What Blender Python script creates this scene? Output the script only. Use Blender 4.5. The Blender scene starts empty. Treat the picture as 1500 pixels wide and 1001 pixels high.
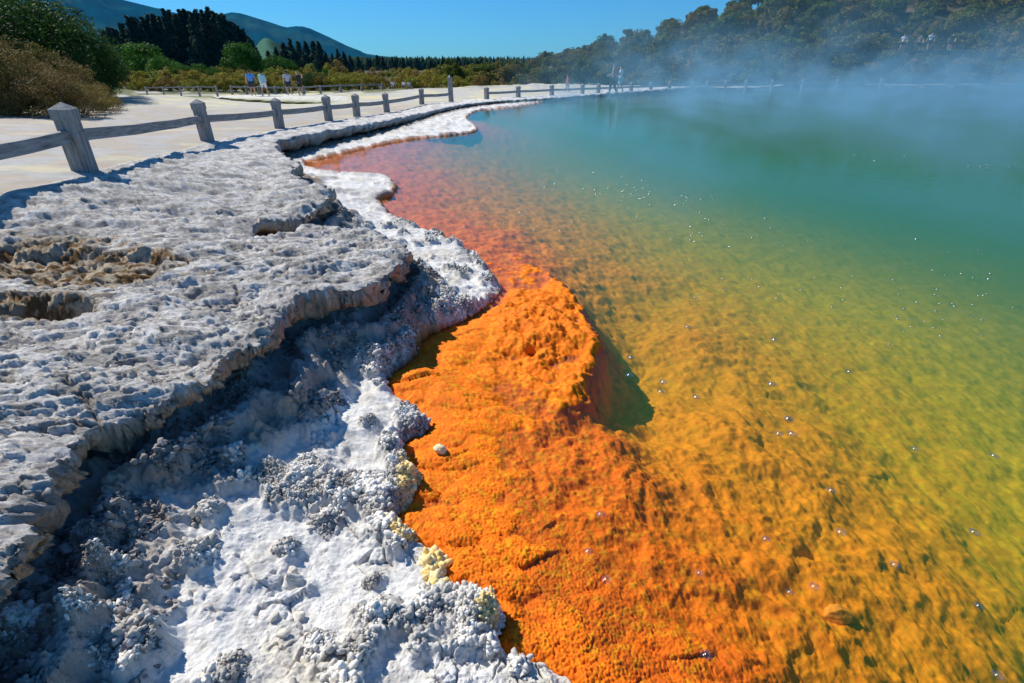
import bpy, math, random
import numpy as np
import time; T0=time.time()
from math import radians as R
scene = bpy.context.scene
COL = scene.collection
# ------------------------------------------------------------------ camera, world, sun
F, VH, HC = 750.0, 98.0, 1.75            # focal length and horizon row of the 1500 px photograph, eye height above the water
TILT = math.atan2(500.5 - VH, F)
cam = bpy.data.objects.new('camera', bpy.data.cameras.new('camera'))
COL.objects.link(cam)
cam.location = (0, 0, HC)
cam.rotation_euler = (math.pi/2 - TILT, 0, 0)
cam.data.sensor_width = 36; cam.data.lens = 36*F/1500
cam.data.clip_start = 0.05; cam.data.clip_end = 20000
scene.camera = cam
SUN_EL = R(43); SUN_AZ = R(-57)      # azimuth from +Y towards +X
sd = (math.sin(SUN_AZ)*math.cos(SUN_EL), math.cos(SUN_AZ)*math.cos(SUN_EL), math.sin(SUN_EL))
w = bpy.data.worlds.new("World"); scene.world = w; w.use_nodes = True
nt = w.node_tree; bg = nt.nodes['Background']
sky = nt.nodes.new('ShaderNodeTexSky'); sky.sky_type = 'NISHITA'; sky.sun_disc = False
sky.sun_elevation = SUN_EL; sky.sun_rotation = SUN_AZ
sky.air_density = 1.0; sky.dust_density = 0.2; sky.ozone_density = 3.0
hs = nt.nodes.new('ShaderNodeMix'); hs.data_type = 'RGBA'; hs.blend_type = 'MULTIPLY'; hs.inputs[0].default_value = 1.0
hs.inputs[7].default_value = (.24, .66, 1.0, 1)
nt.links.new(sky.outputs[0], hs.inputs[6]); nt.links.new(hs.outputs[2], bg.inputs[0])
bg.inputs[1].default_value = 0.095
sun = bpy.data.objects.new('sun', bpy.data.lights.new('sun', 'SUN')); COL.objects.link(sun)
sun.data.energy = 4.6; sun.data.angle = R(0.5); sun.data.color = (1.0, 0.94, 0.84)
from mathutils import Vector, Matrix
sun.rotation_euler = Vector(sd).to_track_quat('Z', 'Y').to_euler()
sun.location = (-20, 5, 30)
scene.view_settings.view_transform = 'Standard'; scene.view_settings.look = 'None'
scene.view_settings.exposure = 0.42; scene.view_settings.gamma = 1
scene.cycles.max_bounces = 8; scene.cycles.volume_bounces = 0
scene.cycles.transparent_max_bounces = 16
scene.cycles.volume_max_steps = 256
scene.cycles.caustics_reflective = False; scene.cycles.caustics_refractive = False

# ------------------------------------------------------------------ helpers
CT, ST = math.cos(TILT), math.sin(TILT)
def ray(u, v):
    x = (u-750)/F; y = -(v-500.5)/F
    return np.array([x, CT+y*ST, -ST+y*CT])
def at(u, v, z):                          # point at height z seen at photo pixel (u, v)
    d = ray(u, v); s = (z-HC)/d[2]
    return np.array([0, 0, HC]) + d*s
def aty(u, v, Y):                         # point at depth Y seen at photo pixel (u, v)
    d = ray(u, v); s = Y/d[1]
    return np.array([0, 0, HC]) + d*s
def tag(o, label=None, cat=None, group=None, kind=None):
    if label: o['label'] = label
    if cat: o['category'] = cat
    if group: o['group'] = group
    if kind: o['kind'] = kind
    return o
def newobj(name, verts, faces, mat, parent=None, smooth=False, attrs=None):
    me = bpy.data.meshes.new(name)
    verts = np.asarray(verts, np.float32)
    if isinstance(faces, np.ndarray):
        n, k = faces.shape
        me.vertices.add(len(verts)); me.vertices.foreach_set('co', verts.ravel())
        me.loops.add(n*k); me.loops.foreach_set('vertex_index', faces.astype(np.int32).ravel())
        me.polygons.add(n); me.polygons.foreach_set('loop_start', np.arange(0, n*k, k, dtype=np.int32))
        me.update(calc_edges=True)
    else:
        me.from_pydata([tuple(map(float, v)) for v in verts], [], faces)
    if smooth: me.polygons.foreach_set('use_smooth', np.ones(len(me.polygons), bool))
    for nm, arr in (attrs or {}).items():
        if arr.ndim == 2:
            a = me.color_attributes.new(nm, 'FLOAT_COLOR', 'POINT')
            c = np.ones((len(verts), 4), np.float32); c[:, :3] = arr
            a.data.foreach_set('color', c.ravel())
        else:
            a = me.attributes.new(nm, 'FLOAT', 'POINT'); a.data.foreach_set('value', arr.astype(np.float32))
    if mat: me.materials.append(mat)
    me.update()
    o = bpy.data.objects.new(name, me); COL.objects.link(o)
    if parent: o.parent = parent
    return o
def empty(name, loc, rz=0):
    o = bpy.data.objects.new(name, None); COL.objects.link(o)
    o.location = loc; o.rotation_euler = (0, 0, rz); o.empty_display_size = 0.2
    return o
def copy_tree(o, parent=None):
    c = o.copy(); COL.objects.link(c)
    if parent: c.parent = parent
    for ch in list(o.children): copy_tree(ch, c)
    return c
def ss(a, b, x):
    t = np.clip((x-a)/(b-a), 0, 1); return t*t*(3-2*t)

# --- numpy noise
_rg = np.random.default_rng(7)
_PM = _rg.permutation(4096).astype(np.int32); _RV = _rg.random(4096).astype(np.float32)
_GA = _RV*2*math.pi; _GX = np.cos(_GA)*1.5; _GY = np.sin(_GA)*1.5
def _hi(ix, iy, s): return (_PM[(ix+s*131) & 4095]+iy) & 4095
def _h(ix, iy, s):
    return _RV[_PM[_hi(ix.astype(np.int32), iy.astype(np.int32), s)]]
def gn(x, y, s=0):
    x = np.asarray(x, np.float32); y = np.asarray(y, np.float32)
    fx = np.floor(x); fy = np.floor(y); ix = fx.astype(np.int32); iy = fy.astype(np.int32); fx = x-fx; fy = y-fy
    ux = fx*fx*fx*(fx*(fx*6-15)+10); uy = fy*fy*fy*(fy*(fy*6-15)+10)
    a = _PM[(ix+s*131) & 4095]; b = _PM[(ix+1+s*131) & 4095]
    def g(p, dx, dy):
        i = _PM[(p+iy+dy) & 4095]
        return _GX[i]*(fx-dx)+_GY[i]*(fy-dy)
    t0 = g(a, 0, 0); t0 += (g(b, 1, 0)-t0)*ux
    t1 = g(a, 0, 1); t1 += (g(b, 1, 1)-t1)*ux
    return t0+(t1-t0)*uy
def fbm(x, y, s=0, o=4, lac=2.03, gain=.5):
    r = 0; a = 1; 
    for i in range(o):
        r = r+a*gn(x, y, s+i*17); x = x*lac+3.1; y = y*lac+7.7; a *= gain
    return r
def billow(x, y, s=0, o=4, gain=.5):
    r = 0; a = 1
    for i in range(o):
        r = r+a*np.abs(gn(x, y, s+i*17)); x = x*2.03+3.1; y = y*2.03+7.7; a *= gain
    return r
def worley(x, y, s=0):
    ix = np.floor(x); iy = np.floor(y)
    f1 = np.full(x.shape, 9.); f2 = np.full(x.shape, 9.); idv = np.zeros(x.shape)
    for dx in (-1, 0, 1):
        for dy in (-1, 0, 1):
            cx = ix+dx; cy = iy+dy
            px = cx+_h(cx, cy, s); py = cy+_h(cx, cy, s+5)
            d = (px-x)**2+(py-y)**2
            m = d < f1
            f2 = np.where(m, f1, np.minimum(f2, d)); idv = np.where(m, _h(cx, cy, s+9), idv); f1 = np.where(m, d, f1)
    return np.sqrt(f1), np.sqrt(f2), idv
def knobs(x, y, cell, s=0, lim=7):        # rounded pimples of sinter, 0..1
    m = np.hypot(x, y) < lim; r = np.full(x.shape, .4)
    f1, f2, i = worley(x[m]/cell, y[m]/cell, s)
    r[m] = np.sqrt(np.clip(1-(f1/.62)**2, 0, 1))*(.55+.45*i)
    return r

def spline(P, n=8):
    P = np.asarray(P, float); Q = []
    for i in range(len(P)-1):
        p0 = P[max(i-1, 0)]; p1 = P[i]; p2 = P[i+1]; p3 = P[min(i+2, len(P)-1)]
        for k in range(n):
            t = k/n
            Q.append(.5*((2*p1)+(-p0+p2)*t+(2*p0-5*p1+4*p2-p3)*t*t+(-p0+3*p1-3*p2+p3)*t**3))
    Q.append(P[-1]); return np.array(Q)
def seg_core(X, Y, P, S):
    best = np.full(X.shape, 1e18); cx = np.zeros(X.shape); cy = np.zeros(X.shape); tt = np.zeros(X.shape)
    for i in S:
        ax, ay = P[i]; bx, by = P[i+1]; dx, dy = bx-ax, by-ay; L = dx*dx+dy*dy
        if L < 1e-12: continue
        t = np.clip(((X-ax)*dx+(Y-ay)*dy)/L, 0, 1)
        qx = ax+t*dx; qy = ay+t*dy
        d = (X-qx)**2+(Y-qy)**2
        m = d < best
        np.copyto(best, d, where=m); np.copyto(cx, qx, where=m); np.copyto(cy, qy, where=m); np.copyto(tt, i+t, where=m)
    return np.sqrt(best), cx, cy, tt
def seg_dist(X, Y, P):
    """distance to an open polyline and closest point, tile by tile with far segments skipped"""
    P = np.asarray(P); out = [np.empty(X.shape) for _ in range(4)]
    M = (P[:-1]+P[1:])/2; H = np.hypot(*(P[1:]-P[:-1]).T)/2
    for a in range(0, X.shape[0], 48):
        for b in range(0, X.shape[1], 48):
            sl = (slice(a, a+48), slice(b, b+48)); x = X[sl]; y = Y[sl]
            mx, my = x.mean(), y.mean(); r = np.hypot(x-mx, y-my).max()
            dm = np.hypot(M[:, 0]-mx, M[:, 1]-my)
            S = np.nonzero(dm-H-r <= (dm+H).min()+r)[0]
            for o, v in zip(out, seg_core(x, y, P, S)): o[sl] = v
    return out
def inside(X, Y, P):
    P = np.asarray(P, float); Q = np.roll(P, 1, 0); c = np.zeros(X.shape, bool)
    for a in range(0, X.shape[0], 48):
        for b in range(0, X.shape[1], 48):
            sl = (slice(a, a+48), slice(b, b+48)); x = X[sl]; y = Y[sl]; cc = np.zeros(x.shape, bool)
            y0, y1, x0 = y.min(), y.max(), x.min()
            for (xi, yi), (xj, yj) in zip(P, Q):
                if yi == yj or max(yi, yj) < y0 or min(yi, yj) > y1 or max(xi, xj) < x0: continue
                cc ^= ((yi > y) != (yj > y)) & (x < (xj-xi)*(y-yi)/(yj-yi)+xi)
            c[sl] = cc
    return c
def sdf(X, Y, open_pts, closing):
    """signed distance, negative inside the closed outline; only the open part counts as an edge"""
    d, cx, cy, tt = seg_dist(X, Y, open_pts)
    ins = inside(X, Y, list(map(tuple, open_pts))+closing)
    return np.where(ins, -d, d), cx, cy, tt
def warp(X, Y):
    return np.arctan2(X, Y)*1.5, np.log(np.hypot(X, Y)+.15)
class RBF:
    def __init__(s, P, z, sm=1e-3):
        P = np.array(P, float); z = np.array(z, float)
        a, b = warp(P[:, 0], P[:, 1]); s.a, s.b = a, b
        K = np.hypot(a[:, None]-a[None], b[:, None]-b[None])
        n = len(a); M = np.zeros((n+1, n+1)); M[:n, :n] = -K+np.eye(n)*sm*0; M[:n, :n] -= np.eye(n)*sm
        M[:n, n] = 1; M[n, :n] = 1
        s.w = np.linalg.solve(M, np.append(z, 0))
    def __call__(s, X, Y):
        a, b = warp(X, Y); r = np.full(X.shape, s.w[-1])
        for i in range(len(s.a)):
            r = r-s.w[i]*np.sqrt((a-s.a[i])**2+(b-s.b[i])**2+.0009)
        return r

# --- node materials
def mat(name):
    m = bpy.data.materials.new(name); m.use_nodes = True
    n = m.node_tree; b = n.nodes['Principled BSDF']; return m, n, b
def nd(n, t, **k):
    x = n.nodes.new(t)
    for a, v in k.items():
        if a in x.inputs: x.inputs[a].default_value = v
        else: setattr(x, a, v)
    return x
def simple(name, col, rough=.8, var=.15, scale=8, bump=0.0, metal=0):
    m, n, b = mat(name)
    tc = nd(n, 'ShaderNodeTexCoord'); no = nd(n, 'ShaderNodeTexNoise', Scale=scale, Detail=5.)
    n.links.new(tc.outputs['Object'], no.inputs['Vector'])
    mr = nd(n, 'ShaderNodeMapRange'); mr.inputs['To Min'].default_value = 1-var; mr.inputs['To Max'].default_value = 1+var
    mr.inputs['From Min'].default_value = .3; mr.inputs['From Max'].default_value = .7
    n.links.new(no.outputs[0], mr.inputs[0])
    mx = nd(n, 'ShaderNodeVectorMath', operation='SCALE'); mx.inputs[0].default_value = col
    n.links.new(mr.outputs[0], mx.inputs['Scale']); n.links.new(mx.outputs[0], b.inputs['Base Color'])
    b.inputs['Roughness'].default_value = rough; b.inputs['Metallic'].default_value = metal
    if bump:
        bp = nd(n, 'ShaderNodeBump', Strength=bump, Distance=.01); n.links.new(no.outputs[0], bp.inputs['Height'])
        n.links.new(bp.outputs[0], b.inputs['Normal'])
    return m
def terrain_mat(name, rough=.9, fine=420., var=.18, bump=.5, dist=.004, spec=.2, mid=60., pits=0., pscale=45., stretch=(1, 1, 1)):
    m, n, b = mat(name)
    at_ = nd(n, 'ShaderNodeAttribute', attribute_name='Col')
    tc = nd(n, 'ShaderNodeTexCoord'); mp = nd(n, 'ShaderNodeMapping'); mp.inputs['Scale'].default_value = stretch; mp.inputs['Rotation'].default_value = (0, 0, -.35 if stretch[0] != 1 else 0)
    n.links.new(tc.outputs['Object'], mp.inputs[0])
    n1 = nd(n, 'ShaderNodeTexNoise', Scale=mid, Detail=7., Roughness=.68); n2 = nd(n, 'ShaderNodeTexNoise', Scale=fine, Detail=3.)
    for q in (n1, n2): n.links.new(mp.outputs[0], q.inputs['Vector'])
    ad = nd(n, 'ShaderNodeMath', operation='MULTIPLY_ADD'); n.links.new(n2.outputs[0], ad.inputs[0]); ad.inputs[1].default_value = .6; n.links.new(n1.outputs[0], ad.inputs[2])
    mr = nd(n, 'ShaderNodeMapRange'); mr.inputs['From Min'].default_value = .6; mr.inputs['From Max'].default_value = 1.0
    mr.inputs['To Min'].default_value = 1-var; mr.inputs['To Max'].default_value = 1+var*.5
    n.links.new(ad.outputs[0], mr.inputs[0]); fac = mr.outputs[0]; hgt = ad.outputs[0]
    if pits:
        vo = nd(n, 'ShaderNodeTexVoronoi', Scale=pscale, feature='SMOOTH_F1', Smoothness=.4); n.links.new(mp.outputs[0], vo.inputs['Vector'])
        n3 = nd(n, 'ShaderNodeTexNoise', Scale=7., Detail=3.); n.links.new(mp.outputs[0], n3.inputs['Vector'])
        gate = nd(n, 'ShaderNodeMapRange'); gate.inputs['From Min'].default_value = .44; gate.inputs['From Max'].default_value = .62; n.links.new(n3.outputs[0], gate.inputs[0])
        pr = nd(n, 'ShaderNodeMapRange'); pr.inputs['From Min'].default_value = .12; pr.inputs['From Max'].default_value = .36; pr.inputs['To Min'].default_value = -1; pr.inputs['To Max'].default_value = 0
        n.links.new(vo.outputs['Distance'], pr.inputs[0])
        pg = nd(n, 'ShaderNodeMath', operation='MULTIPLY'); n.links.new(pr.outputs[0], pg.inputs[0]); n.links.new(gate.outputs[0], pg.inputs[1])
        h2 = nd(n, 'ShaderNodeMath', operation='MULTIPLY_ADD'); n.links.new(pg.outputs[0], h2.inputs[0]); h2.inputs[1].default_value = .45; n.links.new(hgt, h2.inputs[2]); hgt = h2.outputs[0]
        f2 = nd(n, 'ShaderNodeMath', operation='MULTIPLY_ADD'); n.links.new(pg.outputs[0], f2.inputs[0]); f2.inputs[1].default_value = pits; n.links.new(fac, f2.inputs[2]); fac = f2.outputs[0]
    sc = nd(n, 'ShaderNodeVectorMath', operation='SCALE'); n.links.new(at_.outputs['Color'], sc.inputs[0]); n.links.new(fac, sc.inputs['Scale'])
    n.links.new(sc.outputs[0], b.inputs['Base Color'])
    b.inputs['Roughness'].default_value = rough; b.inputs['Specular IOR Level'].default_value = spec
    bp = nd(n, 'ShaderNodeBump', Strength=bump, Distance=dist); n.links.new(hgt, bp.inputs['Height']); n.links.new(bp.outputs[0], b.inputs['Normal'])
    return m

# ------------------------------------------------------------------ outlines (world metres, from the photo through known heights)
SHORE_PX = [(1100,1250),(900,1080),(815,1001),(775,965),(722,950),(732,905),(700,882),(655,868),(648,835),(625,812),(598,800),(588,755),(608,712),(592,660),
 (624,632),(608,600),(572,576),(568,556),(602,528),(622,494),(688,466),(730,430),(725,408),(690,375),(650,350),(600,331),(578,322),(556,296),(574,286),
 (578,270),(556,259),(500,256),(456,249),(448,238),(480,231),(530,219),(600,205),(690,195),(697,186),(684,174),(700,163),(740,158),(780,152),(812,147),(860,141),(925,138),
 (1000,134),(1090,131),(1200,129),(1350,127.5),(1500,126),(1800,125)]
SHORE = spline([at(u, v, 0.0)[:2] for u, v in SHORE_PX], 6)
E_PX = [(-700,1300,.5),(-300,1150,.5),(-90,960,.5),(0,856,.5),(16,824,.5),(40,768,.5),(52,732,.5),(68,704,.5),(92,680,.5),(116,644,.5),(156,616,.5),(216,600,.5),(259,575,.5),(318,544,.5),(328,524,.5),
 (385,510,.5),(408,490,.5),(410,460,.5),(444,440,.48),(489,430,.48),(532,428,.47),(576,400,.46),(582,388,.46),(596,366,.46),(548,348,.46),(520,339,.46),(460,338,.46),(400,345,.47),(374,337,.47),
 (400,324,.46),(440,314,.45),(476,296,.45),(478,278,.45),(440,264,.44),(425,250,.42),(440,240,.40),(415,228,.41),(405,209,.40),(440,200,.39),(490,190,.37),(570,176,.32),(650,158,.24),(700,151,.2),(760,146.5,.17),(812,143.5,.16),
 (860,139.5,.15),(925,135.5,.14),(1000,132,.13),(1090,129,.12),(1200,127,.12),(1350,125.5,.12),(1500,124.3,.12),(1800,123.5,.12)]
EDGE = spline([at(*p)[:2] for p in E_PX], 6)
EZ = spline([[p[2], 0] for p in E_PX], 6)[:, 0]
FAR = [(400., 90.), (400., 900.), (-900., 900.), (-900., 0.), (-8., -3.)]
EDGE_CL = [(400., float(EDGE[-1][1]))] + FAR
SHORE_CL = [(400., float(SHORE[-1][1]))] + FAR + [(0.9, -3.)]
POST_PX = [(100,150,125,250,.72),(290,145,304,205,.53),(403,143,410,188,.38),(477,139,482,177,.33),(522,137,523,171,.28),(564,136,567,165,.20),(617,129,618,153,.17)]
# height of the upper ground
UP = [at(u2, v2, z)[:2].tolist()+[z] for (_, _, u2, v2, z) in POST_PX]
UP += [at(u, v, z)[:2].tolist()+[z] for u, v, z in E_PX[::2]]
UP += [at(u, v, z)[:2].tolist()+[z] for u, v, z in [(0,280,.8),(0,215,.75),(0,165,.6),(-300,200,.8),(180,160,.45),(250,142,.12),(200,230,.66),(200,190,.45),(330,170,.3),(380,168,.12),(420,158,-.2),(350,150,-.38),(430,153,-.36),(250,148,-.2),(480,150,-.25),(400,139,-.42),(450,137,-.42),(520,140,-.25),(640,140,0.0),
  (560,150,-.02),(600,132,-.12),(700,132,0),(760,130,.12),(760,138,.1),(830,135,.12),(900,133,.14),(0,330,.6),(0,400,.55),(150,400,.56),(0,600,.55),(150,540,.52),(300,350,.53),(300,280,.5),(400,290,.47),(200,300,.58),(-300,500,.6),(-300,800,.6),
  (400,250,.42),(330,220,.42)]]
UP += [[-100, 60, -.4], [-50, 110, -.45], [0, 120, -.45], [-60, 200, -.4], [-20, 60, -.42], [-30, 45, -.4], [60, 90, .3], [20, 80, .2], [-10, 90, -.3], [-40, 60, .3], [-60, 30, .9], [-20, 16, .8], [90, 60, .3]]
zU = RBF([p[:2] for p in UP], [p[2] for p in UP])
# height of the lower terrace and the pool bed
LO_PX = [(700,700,-.008),(680,780,-.006),(760,740,-.02),(750,850,-.03),(700,860,-.01),(640,560,.03),(600,560,.03),(650,500,.032),(700,500,.03),(720,560,.015),(610,530,.03),(680,480,.03),(640,530,.032),(740,430,.02),(720,390,.01),(780,440,.07),(800,500,.06),(830,440,.05),(850,480,.035),(850,540,.01),(800,560,.0),
 (860,590,-.08),(905,540,-.46),(940,540,-.50),(910,480,-.48),(890,430,-.40),(985,600,-.46),(960,640,-.30),(900,600,-.3),(900,650,-.08),(820,395,-.14),(700,355,.0),(900,700,-.06),(820,650,-.02),(1000,800,-.11),(900,950,-.05),(800,950,-.02),(1200,950,-.17),(1100,700,-.2),(1050,620,-.26),(1300,850,-.3),(1450,950,-.38),
 (1000,500,-.38),(900,400,-.40),(1100,500,-.5),(1200,600,-.55),(1300,700,-.55),(1450,800,-.6),(1500,700,-.75),(1300,500,-.75),(1500,500,-1.1),(1200,400,-1.0),(1000,350,-.75),(900,300,-.7),(800,330,-.32),(750,300,-.28),(700,280,-.22),(650,250,-.15),(620,325,-.04),(650,300,-.12),
 (700,220,-.4),(800,230,-.65),(900,200,-2),(1200,200,-3),(1500,300,-2.4),(1500,400,-1.6),(1000,150,-3),(600,230,-.1),(650,205,-.12),(720,180,-.5),(520,240,-.05),(800,160,-.8),(1500,140,-3),(1300,160,-3),(1800,300,-3),(1900,900,-1.2),(1300,1200,-.3)]
LO = [at(u, v, z)[:2].tolist()+[z] for u, v, z in LO_PX]
LO += [[p[0], p[1], -.012] for p in SHORE[::9]]
zB = RBF([p[:2] for p in LO], [p[2] for p in LO])

# ------------------------------------------------------------------ grids around the viewpoint (finer close by)
def radii(r0, r1, k, knee):
    r = [r0]
    while r[-1] < r1: r.append(r[-1]*(1+k*max(1, r[-1]/knee)))
    return np.array(r)
def polar(r0, r1, th0, th1, k, knee, dth=None):
    r = radii(r0, r1, k, knee); th = np.arange(th0, th1, dth or k)
    T, Rr = np.meshgrid(th, r)
    return Rr*np.sin(T), Rr*np.cos(T)
def gridfaces(shape, keep):
    a, b = shape; I = np.arange(a*b).reshape(a, b)
    f = np.stack([I[:-1, :-1], I[:-1, 1:], I[1:, 1:], I[1:, :-1]], -1).reshape(-1, 4)
    k = keep.reshape(a, b); km = (k[:-1, :-1] & k[:-1, 1:] & k[1:, 1:] & k[1:, :-1]).ravel()
    return f[km][:, ::-1]
def facesplit(shape, keep, sel):
    f = gridfaces(shape, keep); s_ = sel.ravel()[f[:, 0]]; return f[s_], f[~s_]
def submesh(name, V, Fq, C, m, smooth=True):
    used = np.zeros(len(V), bool); used[Fq.ravel()] = True
    idx = np.cumsum(used)-1
    o = newobj(name, V[used], idx[Fq], m, smooth=smooth, attrs={'Col': C[used]})
    o['kind'] = 'structure'; return o
def lerp(a, b, t):
    t = t[..., None]; return a*(1-t)+b*t
A3 = lambda *c: np.array(c, float)

KD = 0.0028
# ---- lower terrace + pool bed ------------------------------------------------
X, Y = polar(.42, 85, -1.28, 1.2, KD, 4.5)
shp = X.shape
rr = np.hypot(X, Y)
wx = X+.035*fbm(X*4, Y*4, 3, 3)+.012*fbm(X*22, Y*22, 8, 3); wy = Y+.035*fbm(X*4, Y*4, 31, 3)+.012*fbm(X*22, Y*22, 38, 3)
dS, _, _, _ = sdf(wx, wy, SHORE, SHORE_CL)        # negative on land
dE, _, _, tE = sdf(wx, wy, EDGE, EDGE_CL)         # negative under the shelf
ze = np.interp(tE, np.arange(len(EZ)), EZ)
land = ss(.012, -.012, dS)
# land profile
q = np.clip(-dS, 0, 99)
apron = .012+.035*ss(0, .07, q)*(1-.4*ss(7, 11, rr))+.07*ss(.05, .9, q)*(1-.7*ss(7, 11, rr))+.02*fbm(X*2.2, Y*2.2, 50, 3)*ss(0, .2, q)
h = np.clip(ze-apron-.05, .02, 1)
wn = .05*fbm(X*5, Y*5, 77, 4)
e = dE+wn
wall = h*(.97*ss(.02, -.22, e)*.45+.30*ss(.20, .11, e)*ss(-.03, .08, e)+.20*ss(.36, .24, e)+.05*ss(.6, .36, e))
zl = apron+wall*(1-.8*ss(7, 10, rr))
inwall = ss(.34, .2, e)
# pool bed
zb = zB(X, Y)
shal = ss(-.6, -.05, zb)
zb = np.minimum(zb, 3)*ss(0., .12, dS)+(-.004)*(1-ss(0., .12, dS))
near = ss(14, 4, rr)
MP = spline([at(u, v, .02)[:2] for u, v in [(704,352),(735,356),(768,372),(805,394),(842,424),(866,458),(878,500),(874,545),(858,585),(820,608),(775,618),(730,622)]], 5)
MPC = [tuple(at(u, v, 0)[:2]) for u, v in [(690,600),(650,540),(650,470),(680,380)]]
dM, _, _, tM = sdf(wx+.02*fbm(X*9, Y*9, 71, 2), wy, MP, MPC)
ins_ = ss(.10, -.10, dM+.03*fbm(X*6, Y*6, 72, 3))
mh = np.interp(tM, [0, 10, 25, 36, 44, 50, 60], [.01, .04, .075, .075, .04, .01, .0])
zb = zb+(mh+.02*fbm(X*4, Y*4, 73, 2)-zb)*np.clip(mh/.06, .3, 1)*ins_*np.exp(np.clip(dM+.08, -9, 0)/.20)*ss(0., .15, dS)
nearsh = ss(.75, .2, dS)*ss(4, 3, rr)
def rnd(x, y, cell, sd_, p=.62, lim=99):
    m = np.hypot(X, Y) < lim; r = np.full(X.shape, .35); f1, f2, i = worley(x[m]/cell, y[m]/cell, sd_)
    r[m] = np.clip(1-(f1/(p*1.12))**2, 0, 1)**.85*(.4+.6*i); return r
ux = X+.05*fbm(X*3, Y*3, 5, 2)+.010*fbm(X*13, Y*13, 6, 2); uy = Y+.05*fbm(X*3, Y*3, 15, 2)+.010*fbm(X*13, Y*13, 16, 2)
pil = rnd(ux*.55, uy*1.25, .15, 21, .8); L1 = rnd(ux, uy, .27, 22, .75); L2 = rnd(ux, uy, .10, 23, .7, 9); L3 = rnd(ux, uy, .042, 24, .7, 6)
patch = ss(-.15, .35, fbm(X*1.6, Y*1.6, 25, 3))
deepn = ss(-.06, -.3, zb)
lump = nearsh*.055*pil+(1-nearsh)*(.030+.03*deepn)*L1*.6*(1+.4*fbm(X*7, Y*7, 27, 3))+(.015+.006*deepn)*patch*L2+.007*(.3+.7*patch)*L3*(1-.5*deepn)+(1-nearsh)*(.026*fbm(X*4.5, Y*4.5, 28, 5)-.016*billow(X*9, Y*9, 29, 3))+.035*fbm(X*1.3, Y*1.3, 92, 3)*ss(.2, .9, dS)
gap = ss(.20, .50, fbm(X*2.1+3, Y*2.1, 93, 2))*ss(.35, .8, dS)
zb = zb+ss(0, .06, dS)*(lump-.022-.012*deepn-.02*gap)*(1-.45*ss(-.3, -.7, zb))+.014*nearsh*ss(0, .05, dS)
kx = knobs(X, Y, .011, 3)
fineb = (.0030+.0050*nearsh)*kx*ss(5, 2.5, rr)*ss(-.25, -.03, zb)+.004*fbm(X*38, Y*38, 12, 3)*ss(7, 3, rr)*(1-.6*nearsh)*(1-.8*deepn)
# the orange mound stands just clear of the water; its crust is rough
mcx, mcy = at(790, 470, .03)[:2]
md = np.hypot((X-mcx)/.38, (Y-mcy)/.85)
mound = ss(1.2, .5, md)
zb = zb+fineb*ss(0, .02, dS)*ss(-.35, -.02, zb)+mound*(.028*fbm(X*8, Y*8, 66, 4)+.012*billow(X*24, Y*24, 68, 3)+.006*fbm(X*50, Y*50, 67, 3))
# knobbly crust on land
km = fbm(X*2.6, Y*2.6, 40, 4)*.8
edge_band = ss(.24, .03, q)
cl = np.clip(ss(.12, .42, km+.48*edge_band), 0, 1)*(1-.75*inwall)
k1 = knobs(X, Y, .019, 1); k2 = knobs(X, Y, .0105, 2); k3 = knobs(X, Y, .042, 4); kf = knobs(X, Y, .10, 14, 99)
fade1 = ss(9, 4, rr)
crust = cl*(.017*k1+.007*k2+.014*k3+.016*kf*ss(8, 5, rr)+.012*ss(4, 9, rr)*kf)+.018*cl
ww = fbm(X*6, Y*6, 120, 3)*.06
c1_, c2_, ci_ = worley((X+ww)*9, (Y-ww)*9, 121); c3_, c4_, cj_ = worley((X-ww)*22, (Y+ww)*22, 122)
chunk = ss(-.05, .25, fbm(X*2.3, Y*2.3, 123, 3))*(1-.5*inwall)
brk = chunk*(.030*ci_*ss(.0, .10, c2_-c1_)+.012*cj_*ss(0, .14, c4_-c3_)-.012)*fade1
rough = brk+.010*fbm(X*12, Y*12, 44, 4)+.004*billow(X*45, Y*45, 45, 2)*fade1
wallr = inwall*(.03*fbm(X*8, Y*8, 46, 4)+.011*k1*ss(-.2, .3, fbm(X*3, Y*3, 47, 2))+.007*k2+.02*billow(X*14, Y*14, 48, 3))
zl = zl+(crust+rough+wallr)*ss(0, .03, q)
# named lumps of coral-like sinter standing on the terrace
LUMPS = []
for (u, v, z0, rad, hh) in [(300,735,.2,.09,.06),(345,660,.25,.07,.05),(170,835,.24,.07,.11),(290,820,.13,.10,.04),(140,930,.2,.07,.08),(30,950,.2,.12,.10),(700,900,.05,.06,.035),(560,900,.08,.11,.03),
                            (480,760,.09,.10,.03),(400,690,.12,.07,.03),(540,620,.08,.08,.04),(545,850,.08,.05,.03),(420,800,.1,.07,.025),(760,980,.05,.05,.03),(330,990,.13,.1,.05),(470,945,.09,.08,.04)]:
    cx, cy, _ = at(u, v, z0)
    g = np.exp(-(((X-cx)**2+(Y-cy)**2)/(rad*rad*.5))**1.3)*ss(0, .05, q)
    zl = zl+g*(hh*.6+.014*k1+.010*k3+.006*k2)
    cl = np.maximum(cl, ss(.2, .6, g)); LUMPS.append((cx, cy, rad))
zz = np.where(dS < 0, zl, zb)
zz = zz*1.0
V = np.stack([X, Y, zz], -1).reshape(-1, 3)
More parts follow.
